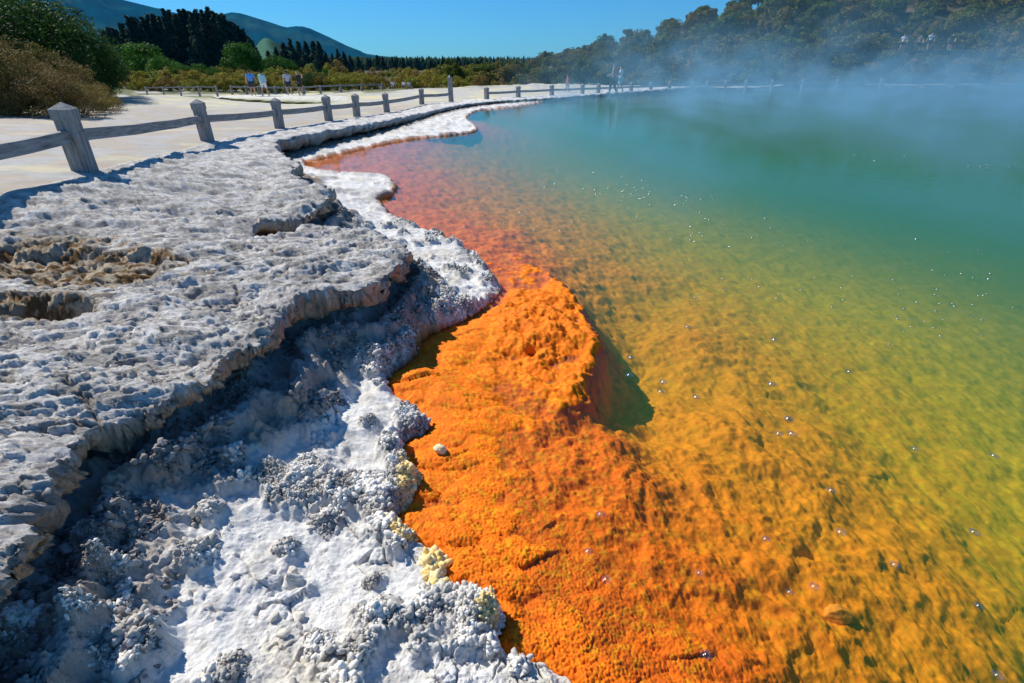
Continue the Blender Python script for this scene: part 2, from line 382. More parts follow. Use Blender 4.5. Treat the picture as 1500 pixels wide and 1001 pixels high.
# colours: crust minerals, with shade added to the wall and the shoreline bed
n1 = fbm(X*1.7, Y*1.7, 101, 4); n2 = fbm(X*9, Y*9, 102, 4); n3 = fbm(X*30, Y*30, 103, 3)
white = A3(.80, .785, .75); grey = A3(.45, .43, .40); cream = A3(.70, .62, .48); yel = A3(.82, .56, .16); brown = A3(.36, .30, .25); orl = A3(.72, .22, .02)
C = np.broadcast_to(white, shp+(3,)).copy()
C = lerp(C, cream, .5*ss(.15, .5, n1)); C = lerp(C, A3(.58, .55, .50), ss(.1, .5, n2+.3*n3)*.6); C = lerp(C, A3(.36, .31, .26), chunk*ss(.07, .0, c2_-c1_)*.5)
C = lerp(C, grey, cl*(.45+.4*ss(-.3, .4, n2)))
C = lerp(C, A3(.72, .70, .66), cl*ss(.65, .95, k1))
C = lerp(C, A3(.28, .245, .22), inwall*(.8+.2*n2)); C = lerp(C, A3(.17, .125, .09), inwall*ss(6, 9, rr)*.8)  # grey-brown wall, with the shelf's shade put into its colour, deeper farther off
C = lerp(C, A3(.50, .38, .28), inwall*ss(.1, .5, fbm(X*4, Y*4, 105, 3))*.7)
# sulphur-yellow fringe on the crust edge
def blob(u, v, z, a, b):
    c = at(u, v, z); return np.exp(-(((X-c[0])/a)**2+((Y-c[1])/b)**2))
yb = np.clip(blob(598,690,.04,.035,.16)+blob(590,770,.04,.04,.07)+blob(646,828,.04,.045,.08)+.5*blob(712,900,.04,.03,.05), 0, 1)
C = lerp(C, yel, ss(.25, .6, yb*(.8+.5*n3))*.9)
fr = ss(.035, 0., q)*ss(0, .3, fbm(X*5, Y*5, 108, 2)+.15)
C = lerp(C, A3(.62, .42, .16), fr*.5)
C = lerp(C, orl, ss(5, 8, rr)*ss(.08, .0, q)*.85)
# bed
og = A3(.94, .195, .002); od = A3(.62, .13, .002); oy = A3(.90, .42, .005); ol = A3(.90, .70, .01); gr = A3(.34, .46, .03); pale = A3(.55,.30,.12)
B = np.broadcast_to(og, shp+(3,)).copy()
uwm = ss(-.02, -.12, zb)
B = lerp(B, od, ss(-.1, .55, n2+.5*n1)*(.65-.1*uwm))
B = lerp(B, oy, ss(.0, .5, n3*(1-.5*uwm)+.4*n2)*.5)
B = lerp(B, oy, ss(-.05, -.30, zb)*.6)
B = lerp(B, ol, ss(-.35, -.9, zb+.12*n2)*.85)
B = lerp(B, gr, ss(-.9, -2.0, zb)*.9)
B = lerp(B, A3(.80, .165, .006), ss(.35, -.02, zb*0+dS)*.45); B = lerp(B, A3(.85, .19, .004), mound*.5); B = lerp(B, A3(.45,.09,.004), ss(.25, .5, fbm(X*6, Y*6, 120, 2))*.3*ss(-.5, -.1, zb))  # rust-red shade colour put into the shoreline bed; the mound itself is redder
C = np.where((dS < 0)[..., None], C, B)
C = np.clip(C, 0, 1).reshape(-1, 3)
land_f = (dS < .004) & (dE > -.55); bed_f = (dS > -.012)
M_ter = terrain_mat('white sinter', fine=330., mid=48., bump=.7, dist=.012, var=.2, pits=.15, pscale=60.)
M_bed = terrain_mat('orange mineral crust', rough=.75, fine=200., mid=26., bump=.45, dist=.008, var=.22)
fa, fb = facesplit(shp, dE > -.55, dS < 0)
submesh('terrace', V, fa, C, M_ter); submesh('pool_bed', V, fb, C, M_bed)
del X, Y, V, C, B

# ---- upper crust, shelf lip and path ----------------------------------------
X, Y = polar(.45, 130, -1.30, 1.15, KD, 4.5)
shp = X.shape; rr = np.hypot(X, Y)
am = np.clip(rr/4, .6, 2.5)
wx = X+.05*fbm(X*3, Y*3, 203, 3)+.024*fbm(X*12, Y*12, 208, 4)+.006*gn(X*60, Y*60, 209); wy = Y+.05*fbm(X*3, Y*3, 231, 3)+.024*fbm(X*12, Y*12, 238, 4)+.006*gn(X*60, Y*60, 239)
d, cx, cy, tE = sdf(wx, wy, EDGE, EDGE_CL)
q1, q2, qi = worley(X*6.5+.4*fbm(X*4, Y*4, 381, 2), Y*6.5, 382); q3, q4, qj = worley(X*19, Y*19, 383)
d = d+(.055*(q1-.45)+.016*(q3-.45))*np.clip(rr/3, .8, 2)*ss(.3, .1, np.abs(d))
ze = np.interp(tE, np.arange(len(EZ)), EZ)
z = zU(X, Y)
pathL = [at(u, v, zz_)[:2] for u, v, zz_ in [(-900,420,.8),(-300,330,.82),(-100,305,.8),(0,284,.78),(60,270,.76),(125,254,.72),(200,234,.66),(270,215,.57),(330,202,.47),(400,191,.4),(480,178.5,.33),(560,167,.22),(618,155,.17),(655,149,.15),(700,145,.13),(760,142,.12),(812,139,.12),(860,136,.12),(925,132.5,.12),(1000,129.5,.12),(1200,126,.12),(1500,123.6,.12),(1800,123,.12)]]
pathL = spline(pathL, 4)
dp, _, _, _ = sdf(X+.05*gn(X*2, Y*2, 5)+.02*gn(X*9, Y*9, 6), Y, pathL, [(400., float(pathL[-1][1]))]+FAR[:4]+[(-30., -3.)])      # negative on the path
crustm = ss(-.02, .25, dp)
# rough, foamy top of the crust: stretched along the flow, with pits and low terraces
th = .35; sx = X*math.cos(th)+Y*math.sin(th); sy = -X*math.sin(th)+Y*math.cos(th)
nb = fbm(sx*1.3, sy*2.4, 301, 5)
stair = nb*3.2; stair = (np.floor(stair)+ss(.0, .35, stair-np.floor(stair)))/3.2
near = ss(16, 5, rr)
s1, s2, si = worley(sx*8, sy*16, 311)
pit = ss(.34, .12, s1)*(si > .45)
rt = .035*stair+.009*fbm(sx*7, sy*13, 302, 4)+.006*billow(sx*26, sy*50, 303, 3)*near+.003*fbm(X*70, Y*70, 304, 2)*near-.004*pit*near
rt = rt+.014*np.abs(gn(sx*3.1, sy*7, 305))
kband = ss(-.22, -.03, d)*ss(-.1, .3, fbm(X*3.3, Y*3.3, 306, 3))
rt = rt+kband*near*(.009*knobs(X, Y, .02, 307)+.005*knobs(X, Y, .011, 308))
cw = .10*fbm(X*3, Y*3, 371, 4)
e1, e2, ei = worley((sx+cw)*2.1, (sy-cw)*4.2, 372); crk = ss(.045, .0, e2-e1)*ss(-.1, .2, fbm(X*1.5, Y*1.5, 373, 3))*near
e3, e4, ej = worley((sx-cw)*6.5, (sy+cw)*14, 374); crk2 = ss(.08, .0, e4-e3)*ss(.0, .3, fbm(X*2.2, Y*2.2, 375, 3))*near
rt = rt-.030*crk-.014*crk2+.028*(ei-.5)*near*ss(-.2, .2, fbm(X*1.1, Y*1.1, 376, 2))+.008*(ej-.5)*near*ss(.0, .3, fbm(X*2.2, Y*2.2, 375, 3))
st2 = fbm(sx*1.9+4, sy*3.6, 361, 5)*3.; st2 = (np.floor(st2)+ss(0, .12, st2-np.floor(st2)))
rt = rt*.8+.017*st2*near-.012*ss(.03, .0, np.abs(fbm(sx*1.5, sy*2.6, 363, 4)))*near
rid = (1-np.abs(fbm(sx*15, sy*27, 391, 2))*1.6); rid2 = (1-np.abs(fbm(sx*34, sy*60, 392, 2))*1.6)
worn = .12+.88*ss(-.02, .36, fbm(sx*1.2, sy*1.9, 394, 4))
rt = rt+worn*((.009*np.clip(rid, -.5, 1)**2+.004*np.clip(rid2, -.5, 1)**2)*near-.012*ss(.25, .45, fbm(sx*9, sy*15, 393, 3))*near)
z = z+crustm*rt*np.clip(1.3-rr/60, .3, 1)
# pale mounds behind the fence line
pm = (1-crustm)
z = z+pm*(.006*fbm(X*3, Y*3, 320, 3))
for (u, v, zg, a, hh) in [(790,131,.1,4.5,.32),(700,131,-.05,4.,.2),(640,134,-.05,2.,.12),(600,133,-.1,1.6,.1),(230,141,.15,2.6,.18),(900,130,.12,5,.2),(1180,127.5,.12,2.4,.35),(1262,127,.12,3.0,.3),(1020,131,.12,3,.15)]:
    c = at(u, v, zg); g = np.exp(-(((X-c[0])/a)**2+((Y-c[1])/(a*.9))**2))
    z = z+hh*g*(1+.3*fbm(X*.7, Y*.7, 330, 3))
# broken brown pits in the crust at the left
def blob2(u, v, zz_, a, b):
    c = at(u, v, zz_); return np.exp(-(((X-c[0])/a)**2+((Y-c[1])/b)**2))
pb = np.clip(blob2(40,450,.55,.42,.16)+blob2(120,395,.55,.60,.30)+.9*blob2(20,375,.56,.7,.22)+.8*blob2(185,390,.55,.20,.22)+.45*blob2(110,352,.56,.7,.12)+.4*blob2(230,378,.56,.25,.08), 0, 1.1)
pj = pb+.30*fbm(sx*3, sy*9, 340, 4)
pst = ss(.45, .50, pj)*.35+ss(.62, .66, pj)*.3+ss(.80, .84, pj)*.35
strat = np.sin((z+.04*fbm(X*3, Y*3, 341, 3))*260)*.5+.5
z = z-.10*pst-.09*ss(.45, .9, blob2(60,452,.55,.46,.12))+.014*fbm(sx*14, sy*40, 342, 3)*ss(.3, .6, pj)
# fold the rim over: out of the slab edge, down the face and back underneath
lip = ss(-.05, 0, d)
z0 = z.copy()
z = z-.007*lip**2
eps = 0.003
gy_, gx_ = None, None
nxv = (wx-cx); nyv = (wy-cy); ln = np.hypot(nxv, nyv)+1e-9; nxv = nxv/ln; nyv = nyv/ln      # outward for d>0
FO = .13*np.clip(rr/3, .8, 4)
t = np.clip(d/FO, 0, 1)
thick = (.075+.07*ss(-.3, .5, fbm(cx*2.3, cy*2.3, 350, 3)))*np.clip((ze-.02)/.45, .35, 1)*np.clip(rr/4, 1, 1.3)
thick = thick+.085*np.exp(-((tE-6*18.5)/7)**2)+.10*ss(7, 10, rr)*ss(.1, .3, ze)
down = thick*ss(0, .42, t)+.035*ss(.4, 1, t)
back = .004*np.sin(np.clip(t/.42, 0, 1)*math.pi)*-1+.42*ss(.30, 1, t)*np.clip(rr/6, .7, 1.2)
zd = z-down
str_ = np.abs(((zd*22+1.2*fbm(cx*4, cy*4, 384, 3)) % 1)-.5)
sh = np.where(d > 0, d+back, 0)+np.where(d > 0, ss(0, .1, t)*(.030*fbm(cx*9+zd*11, cy*9+zd*17, 352, 4)+.016*ss(.2, .35, str_)+.012*fbm(cx*30+zd*50, cy*30, 385, 2)), 0)
X2 = X-nxv*sh; Y2 = Y-nyv*sh
z = np.where(d > 0, z-down+.016*fbm(X*18+z*30, Y*18, 353, 3)*ss(.05, .3, t), z)
V = np.stack([X2, Y2, z], -1).reshape(-1, 3)
n1 = fbm(X*1.1, Y*1.1, 401, 4); n2 = fbm(sx*5, sy*9, 402, 5); n3 = fbm(sx*22, sy*40, 403, 3)
C = np.broadcast_to(A3(.84, .80, .735), shp+(3,)).copy()
C = lerp(C, A3(.38, .36, .33), ss(.0, .45, n2+.5*n3)*.75); C = lerp(C, A3(.50, .47, .43), ss(.1, .5, fbm(X*2.5, Y*2.5, 404, 4))*.5)
C = lerp(C, A3(.80, .79, .77), ss(-.1, -.6, n2)*.6)
C = lerp(C, A3(.33, .30, .27), ss(.25, .4, fbm(sx*9, sy*15, 393, 3))*near*.7); C = lerp(C, A3(.20, .165, .13), np.clip(crk+.6*crk2, 0, 1)*.8); C = C*(1+.14*(ei-.5)*near+.16*(ej-.5)*near*ss(.0, .3, fbm(X*2.2, Y*2.2, 375, 3)))[..., None]
C = lerp(C, A3(.36, .34, .33), kband*.45*near)
C = lerp(C, A3(.52, .42, .29), ss(.28, .42, pj)*.8)
C = lerp(C, A3(.19, .09, .02), ss(.4, .52, pj)*ss(-.15, .2, fbm(sx*4, sy*12, 410, 3)+.15*strat)*.9)
C = lerp(C, A3(.13, .08, .025), ss(.5, .8, blob2(50,455,.55,.50,.14))*.85)
C = lerp(C, A3(.74, .62, .42), ss(.45, .6, pj)*ss(.2, .35, fbm(sx*9, sy*28, 411, 3))*.8)
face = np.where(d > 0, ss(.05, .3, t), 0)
C = lerp(C, A3(.78, .52, .34), face*.95*near)  # tan rim face, with bounced light put into a stronger tan
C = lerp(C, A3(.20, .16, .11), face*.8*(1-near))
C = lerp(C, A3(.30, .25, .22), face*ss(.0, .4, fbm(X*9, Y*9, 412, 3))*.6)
P = np.broadcast_to(A3(.41, .355, .285), shp+(3,)).copy()
P = lerp(P, A3(.40, .39, .37), ss(-.1, .4, n1+.3*fbm(X*.6, Y*2.5, 420, 3)))
P = lerp(P, A3(.60, .54, .34), ss(.3, .6, fbm(X*.5, Y*.5, 421, 3))*.5); P = P*(1+.10*fbm(X*3, Y*3, 424, 5)[..., None]); P = lerp(P, A3(.40,.38,.35), ss(.25, .5, fbm(X*1.2, Y*4, 425, 5))*.5)
farw = ss(24, 34, rr)
P = lerp(P, A3(.50, .48, .42), farw*.8)
P = lerp(P, A3(.66, .58, .28), farw*ss(.1, .4, fbm(X*.35, Y*.35, 422, 3))*.7)
scr = ss(44, 56, rr-6*ss(0, 40, X))
P = lerp(P, A3(.12, .13, .05), scr*ss(-.2, .1, fbm(X*.3, Y*.3, 423, 3)+.5*ss(50, 70, rr)))
# greyer strip on the crust along the path edge
cC = np.where((dp < 0)[..., None], P, C)
cC = lerp(cC, A3(.36, .34, .31), ss(.0, .03, dp)*ss(.12, .06, dp)*.5)
cC = np.clip(cC, 0, 1).reshape(-1, 3)
keep = d < FO
M_up = terrain_mat('grey sinter crust', fine=260., mid=30., bump=.8, dist=.022, var=.38, pits=.55, pscale=40., stretch=(1, 1.9, 1))
M_path = terrain_mat('trodden pale gravel', fine=160., mid=14., bump=.35, dist=.006, var=.12)
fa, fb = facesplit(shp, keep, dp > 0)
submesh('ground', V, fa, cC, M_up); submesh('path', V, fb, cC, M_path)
zpath = zU
del X, Y, V, C, P, cC

# ------------------------------------------------------------------ water
def water_material():
    m = bpy.data.materials.new('hot spring water'); m.use_nodes = True; n = m.node_tree; n.nodes.clear()
    out = nd(n, 'ShaderNodeOutputMaterial')
    tr = nd(n, 'ShaderNodeBsdfTransparent'); gl = nd(n, 'ShaderNodeBsdfGlossy', Roughness=.06)
    fr = nd(n, 'ShaderNodeFresnel', IOR=1.33); mx = nd(n, 'ShaderNodeMixShader')
    tc = nd(n, 'ShaderNodeTexCoord')
    a = nd(n, 'ShaderNodeTexNoise', Scale=3.2, Detail=4., Roughness=.6); b = nd(n, 'ShaderNodeTexNoise', Scale=26., Detail=3.)
    for q in (a, b): n.links.new(tc.outputs['Object'], q.inputs['Vector'])
    b1 = nd(n, 'ShaderNodeBump', Strength=.12, Distance=.04); b2 = nd(n, 'ShaderNodeBump', Strength=.08, Distance=.005)
    n.links.new(a.outputs[0], b1.inputs['Height']); n.links.new(b.outputs[0], b2.inputs['Height']); n.links.new(b1.outputs[0], b2.inputs['Normal'])
    n.links.new(b2.outputs[0], gl.inputs['Normal']); n.links.new(b2.outputs[0], fr.inputs['Normal'])
    n.links.new(fr.outputs[0], mx.inputs[0]); n.links.new(tr.outputs[0], mx.inputs[1]); n.links.new(gl.outputs[0], mx.inputs[2])
    n.links.new(mx.outputs[0], out.inputs['Surface'])
    ab = nd(n, 'ShaderNodeVolumeAbsorption', Density=.42); ab.inputs['Color'].default_value = (.45, .80, .0, 1)
    sc = nd(n, 'ShaderNodeVolumeScatter', Density=.25); sc.inputs['Color'].default_value = (.14, .86, .22, 1)
    ad = nd(n, 'ShaderNodeAddShader'); n.links.new(ab.outputs[0], ad.inputs[0]); n.links.new(sc.outputs[0], ad.inputs[1])
    n.links.new(ad.outputs[0], out.inputs['Volume'])
    return m
wp = [at(1100,1250,0)[:2]+np.array([-.6,0])]
WP_PX = [(500,1000),(470,800),(520,640),(500,540),(560,470),(620,420),(560,360),(480,290),(400,262),(400,225),(560,195),(640,182),(660,160),(760,148),(860,139),(1000,132.6),(1200,128),(1500,125.2),(1800,124.2)]
wpoly = [(2.2, -1.2), (-.6, -1.2), (-.6, .7)]+[tuple(at(u, v, 0)[:2]) for u, v in WP_PX]+[(120., 40.), (60, -1.2)]
nW = len(wpoly)
wv = [(x, y, 0.0) for x, y in wpoly]+[(x, y, -5.0) for x, y in wpoly]
wf = [list(range(nW))[::-1], list(range(nW, 2*nW))]+[[i, (i+1) % nW, nW+(i+1) % nW, nW+i] for i in range(nW)]
water = newobj('water', wv, wf, water_material()); water['kind'] = 'structure'
import bmesh
bm = bmesh.new(); bm.from_mesh(water.data); bmesh.ops.recalc_face_normals(bm, faces=bm.faces); bm.to_mesh(water.data); bm.free()

# ------------------------------------------------------------------ coral-like fingers of sinter on the crust edge
rng = np.random.default_rng(11); random.seed(5)
def finger_base():
    vs = []; fs = []
    prof = [(1.0, -.5), (1.05, .3), (1.12, 1.0), (.8, 1.45)]
    for r_, z_ in prof:
        for k in range(6):
            a = k*math.pi/3; vs.append((r_*math.cos(a), r_*math.sin(a), z_))
    vs.append((0, 0, 1.65))
    for j in range(3):
        for k in range(6):
            a = j*6+k; b = j*6+(k+1) % 6; fs.append((a, b, b+6)); fs.append((a, b+6, a+6))
    for k in range(6): fs.append((18+k, 18+(k+1) % 6, 24))
    return np.array(vs), np.array(fs)
FB, FF = finger_base()
ter = bpy.data.objects['terrace'].data
tv = np.empty(len(ter.vertices)*3, np.float32); ter.vertices.foreach_get('co', tv); tv = tv.reshape(-1, 3)
tn = np.empty(len(ter.vertices)*3, np.float32); ter.vertex_normals.foreach_get('vector', tn); tn = tn.reshape(-1, 3)
def fingers(name, mask_w, count, rmin, rmax, m, colf):
    w_ = mask_w/mask_w.sum(); idx = rng.choice(len(tv), count, p=w_)
    p = tv[idx]+rng.normal(0, .003, (count, 3)).astype(np.float32)*np.array([1, 1, .2]); nrm = tn[idx]*.6+np.array([0, 0, .5])+rng.normal(0, .33, (count, 3)); nrm /= np.linalg.norm(nrm, axis=1)[:, None]
    t1 = np.cross(nrm, rng.normal(0, 1, (count, 3))); t1 /= np.linalg.norm(t1, axis=1)[:, None]; t2 = np.cross(nrm, t1)
    r_ = (rmin+(rmax-rmin)*rng.random(count)**1.7*1.35)*(.62+1.0*ss(-.35, .45, fbm(p[:, 0]*7., p[:, 1]*7., 59, 3))); L = r_*rng.uniform(1.0, 2.9, count)
    V = p[:, None]+(FB[None, :, 0:1]*t1[:, None]+FB[None, :, 1:2]*t2[:, None])*r_[:, None, None]+FB[None, :, 2:3]*nrm[:, None]*L[:, None, None]
    V += rng.normal(0, 1, V.shape)*(r_*.13)[:, None, None]
    Fc = (FF[None]+(np.arange(count)*len(FB))[:, None, None]).reshape(-1, 3)
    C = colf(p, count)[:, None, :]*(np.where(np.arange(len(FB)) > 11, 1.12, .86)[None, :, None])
    o = newobj(name, V.reshape(-1, 3), Fc, m, smooth=True, attrs={'Col': np.clip(C, 0, 1).reshape(-1, 3)})
    return o
tx, ty, tz = tv[:, 0].astype(float), tv[:, 1].astype(float), tv[:, 2]
tr = np.hypot(tx, ty)
tdS, _, _, _ = seg_dist(tx[None], ty[None], SHORE); tdS = tdS[0]
tdE, _, _, _ = sdf(tx[None], ty[None], EDGE, EDGE_CL); tdE = tdE[0]
dens = fbm(tx*2.6, ty*2.6, 40, 4)*.8+.60*ss(.20, .02, tdS)-.13+.10*fbm(tx*11, ty*11, 57, 2)
wgt = ss(.24, .44, dens)*ss(.12, .3, tdE)*(tr < 6.5)*np.minimum(tr**1.3, 6)*(tz > .004)
lw_ = sum(np.exp(-(((tx-a)**2+(ty-b)**2)/(r_*r_*.30))**2) for a, b, r_ in LUMPS)
wgt = np.maximum(wgt, np.minimum(lw_, 1)*np.minimum(tr**1.3, 6)*.6)
def c_white(p, n):
    g = rng.random(n)[:, None]; d_ = ss(-.3, .4, fbm(p[:, 0]*9., p[:, 1]*9., 102, 4))[:, None]
    return np.array([.84, .80, .73])*(1-d_*.45)+np.array([.08, .08, .08])*(g-.5)*2
M_cor = terrain_mat('knobbly white sinter', fine=500., mid=120., bump=.6, dist=.004, var=.3)
c1 = fingers('sinter_knobs', wgt, 48000, .0022, .0062, M_cor, c_white); c1['kind'] = 'stuff'
c1['label'] = 'knobbly coral-like white sinter crust lining the pool edge'
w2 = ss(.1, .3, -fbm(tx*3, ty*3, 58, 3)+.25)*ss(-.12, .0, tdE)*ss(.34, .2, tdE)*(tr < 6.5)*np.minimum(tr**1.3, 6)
c2 = fingers('shaded_sinter_knobs', w2+1e-12, 9000, .0035, .007, M_cor, lambda p, n: np.array([.31, .28, .26])+rng.normal(0, .03, (n, 1)))  # grey knobs toned dark like the wall, shade included in their colour
c2['kind'] = 'stuff'; c2['label'] = 'knobbly grey sinter, toned darker for shade, on the wall beneath the rock shelf'
def bl(u, v, z, a, b):
    c = at(u, v, z); return np.exp(-(((tx-c[0])/a)**2+((ty-c[1])/b)**2)**1.5)
w3 = (bl(602,690,.05,.035,.17)+bl(596,765,.05,.045,.08)+bl(646,828,.05,.045,.09)+.5*bl(716,905,.05,.025,.05))*(tdS < .13)
c3 = fingers('yellow_sulphur_knobs', np.where(w3 > .12, w3, 0)+1e-12, 5200, .0055, .0095, M_cor, lambda p, n: np.array([.86, .60, .18])+rng.random((n, 1))*np.array([.0, .14, .28]))
c3['kind'] = 'stuff'; c3['label'] = 'pale yellow sulphur-stained knobs along the waterline beside the orange crust'

# ------------------------------------------------------------------ distant ground, hills, mountains
def zg(x, y): return float(zU(np.array([float(x)]), np.array([float(y)]))[0])
def polarmesh(name, th, rad, zf, colf, m, kind='structure'):
    T, Q = np.meshgrid(th, rad); X = Q*np.sin(T); Y = Q*np.cos(T); Z = zf(T, Q, X, Y); Cc = np.clip(colf(T, Q, X, Y, Z), 0, 1)
    o = newobj(name, np.stack([X, Y, Z], -1).reshape(-1, 3), gridfaces(X.shape, np.ones(X.size, bool)), m, smooth=True, attrs={'Col': Cc.reshape(-1, 3)})
    o['kind'] = kind; return o
M_far = terrain_mat('far ground cover', rough=1., spec=0., fine=.2, mid=.04, bump=0., var=.25)
polarmesh('valley_floor', np.linspace(-1.5, 1.5, 60), np.geomspace(90, 9000, 40), lambda T, Q, X, Y: -.62-0*X, lambda T, Q, X, Y, Z: np.broadcast_to(A3(.05, .07, .02), X.shape+(3,)), M_far)
def prof(px):                            # skyline elevation tangent against azimuth
    th = []; el = []
    for u, v in px:
        d = ray(u, v); th.append(math.atan2(d[0], d[1])); el.append(d[2]/math.hypot(d[0], d[1]))
    return np.array(th), np.array(el)
MT = prof([(-500,10),(-200,-25),(0,-30),(100,-14),(176,0),(213,9),(253,19),(290,27),(318,24),(339,19),(355,21),(400,35),(421,42),(437,40),(453,42),(480,54),(507,67),(536,79),(555,82),(600,86),(660,90),(760,92),(850,93),(1100,90),(1700,92)])
def zmt(T, Q, X, Y):
    e_ = np.interp(T, *MT)*5200
    t_ = ss(3000, 5200, Q); rid = 1+.10*(fbm(T*30, Q/900, 501, 4))*ss(0, .9, t_)*ss(1.0, .9, t_)
    return -20+(e_+20+1.75)*np.clip(t_**1.3*rid, 0, 1.03)-ss(5200, 6500, Q)*e_*.8
polarmesh('mountain', np.linspace(-.95, 1.0, 420), np.linspace(2600, 6500, 70), zmt, lambda T, Q, X, Y, Z: lerp(lerp(np.broadcast_to(A3(.006, .055, .06), X.shape+(3,)), A3(.03, .085, .06), ss(.0, .5, fbm(X/500, Y/500, 503, 4))*.7), A3(.008, .03, .03), ss(.1, .3, fbm(X/160, Y/160, 504, 3))*.6), M_far)
HL = prof([(-400,60),(330,84),(358,84),(368,78),(380,62),(387,56),(394,57),(404,63),(418,70),(445,80),(480,86),(530,84),(560,88),(640,90),(760,92),(850,93),(1000,93),(1300,94)])
def zhl(T, Q, X, Y):
    e_ = np.interp(T, *HL)*1500
    return -3+(e_+3+1.75)*ss(900, 1500, Q)-ss(1500, 1900, Q)*10+2.*fbm(X/40, Y/40, 505, 3)*ss(1000, 1400, Q)*(T > -.36)
polarmesh('hills', np.linspace(-.8, .8, 500), np.linspace(880, 1900, 60), zhl, lambda T, Q, X, Y, Z: lerp(np.broadcast_to(A3(.03, .06, .02), X.shape+(3,)), A3(.07, .15, .09), ss(-.455, -.447, T+.006*fbm(X/60, Y/60, 506, 3))*ss(-.375, -.395, T+.006*fbm(X/60, Y/60, 506, 3))), M_far)
# wooded hill on the right
HP_PX = [(560,112),(690,112),(720,108),(770,100),(820,89),(870,77),(900,73),(960,60),(1000,50),(1050,30),(1090,18),(1150,2),(1220,-10),(1300,-18),(1500,-30),(1900,-60)]
HP = prof(HP_PX)
RB = prof([(560,128),(700,128),(812,127),(900,127),(1000,126),(1200,124),(1500,122),(1900,121)])
def hill_r(T):
    rb = np.interp(T, [-.3, -.1, .1, .25, .35, .5, .65, .8, 1.1], [64, 60, 56, 56, 58, 66, 78, 86, 95]); return rb, rb+np.interp(T, [-.2, .1, .5, 1], [50, 60, 62, 60])
def zhill(T, Q, X=None, Y=None):
    rb, rc = hill_r(T); top = np.interp(T, *HP)*rc+HC
    t_ = np.clip((Q-rb)/(rc-rb), 0, 1); t_ = .55*t_+.45*ss(0, 1, t_)
    return .05+(top-.05)*t_-ss(0, 40, Q-rc)*3*(top > 1)+.6*fbm(T*18, Q/9, 510, 3)*ss(0, .1, t_)-ss(2, 0, Q-rb)*.5
polarmesh('hillside', np.linspace(-.25, 1.2, 420), np.concatenate([np.linspace(54, 150, 120), np.linspace(155, 260, 12)]), lambda T, Q, X, Y: np.where(Q < hill_r(T)[0]-1, -.8, zhill(T, Q)),
          lambda T, Q, X, Y, Z: lerp(np.broadcast_to(A3(.05, .05, .02), X.shape+(3,)), A3(.12, .09, .05), ss(0, .4, fbm(X/3, Y/3, 511, 4))), terrain_mat('hill soil and litter', fine=3., mid=.8, bump=.5, dist=.1, var=.3))

# ------------------------------------------------------------------ plants
def leaf_mat(name, c1, c2, c3):
    m, n, b = mat(name)
    oi = nd(n, 'ShaderNodeObjectInfo'); at_ = nd(n, 'ShaderNodeAttribute', attribute_name='Col')
    cr = nd(n, 'ShaderNodeValToRGB'); e = cr.color_ramp.elements
    e[0].color = (*c1, 1); e[1].color = (*c3, 1); e.new(.5).color = (*c2, 1)
    ad = nd(n, 'ShaderNodeMath', operation='ADD'); sp = nd(n, 'ShaderNodeSeparateColor'); n.links.new(at_.outputs['Color'], sp.inputs[0])
    ma = nd(n, 'ShaderNodeMath', operation='MULTIPLY_ADD'); n.links.new(oi.outputs['Random'], ma.inputs[0]); ma.inputs[1].default_value = .65
    n.links.new(sp.outputs[1], ma.inputs[2]); n.links.new(ma.outputs[0], cr.inputs[0])
    sc = nd(n, 'ShaderNodeVectorMath', operation='SCALE'); n.links.new(cr.outputs[0], sc.inputs[0]); n.links.new(sp.outputs[0], sc.inputs['Scale'])
    n.links.new(sc.outputs[0], b.inputs['Base Color']); b.inputs['Roughness'].default_value = .6; b.inputs['Specular IOR Level'].default_value = .06
    tl = nd(n, 'ShaderNodeBsdfTranslucent'); n.links.new(sc.outputs[0], tl.inputs[0])
    mx = nd(n, 'ShaderNodeMixShader'); mx.inputs[0].default_value = .25
    n.links.new(b.outputs[0], mx.inputs[1]); n.links.new(tl.outputs[0], mx.inputs[2]); n.links.new(mx.outputs[0], n.nodes['Material Output'].inputs[0])
    return m
ML = {'scrub': leaf_mat('scrub leaves', (.24, .13, .05), (.32, .26, .03), (.17, .24, .03)),
      'dry': leaf_mat('dry scrub leaves', (.16, .10, .05), (.22, .17, .045), (.18, .19, .03)),
      'hill': leaf_mat('hill tree leaves', (.22, .14, .025), (.13, .13, .015), (.07, .12, .01)),
      'green': leaf_mat('bright tree leaves', (.05, .16, .012), (.045, .13, .012), (.08, .20, .015)),
      'dark': leaf_mat('dark evergreen leaves', (.02, .05, .012), (.03, .075, .012), (.055, .105, .02)),
      'pine': leaf_mat('pine needles', (.02, .045, .032), (.026, .06, .036), (.035, .08, .04))}
M_bark = simple('weathered bark', (.10, .075, .055), .9, .3, 6)
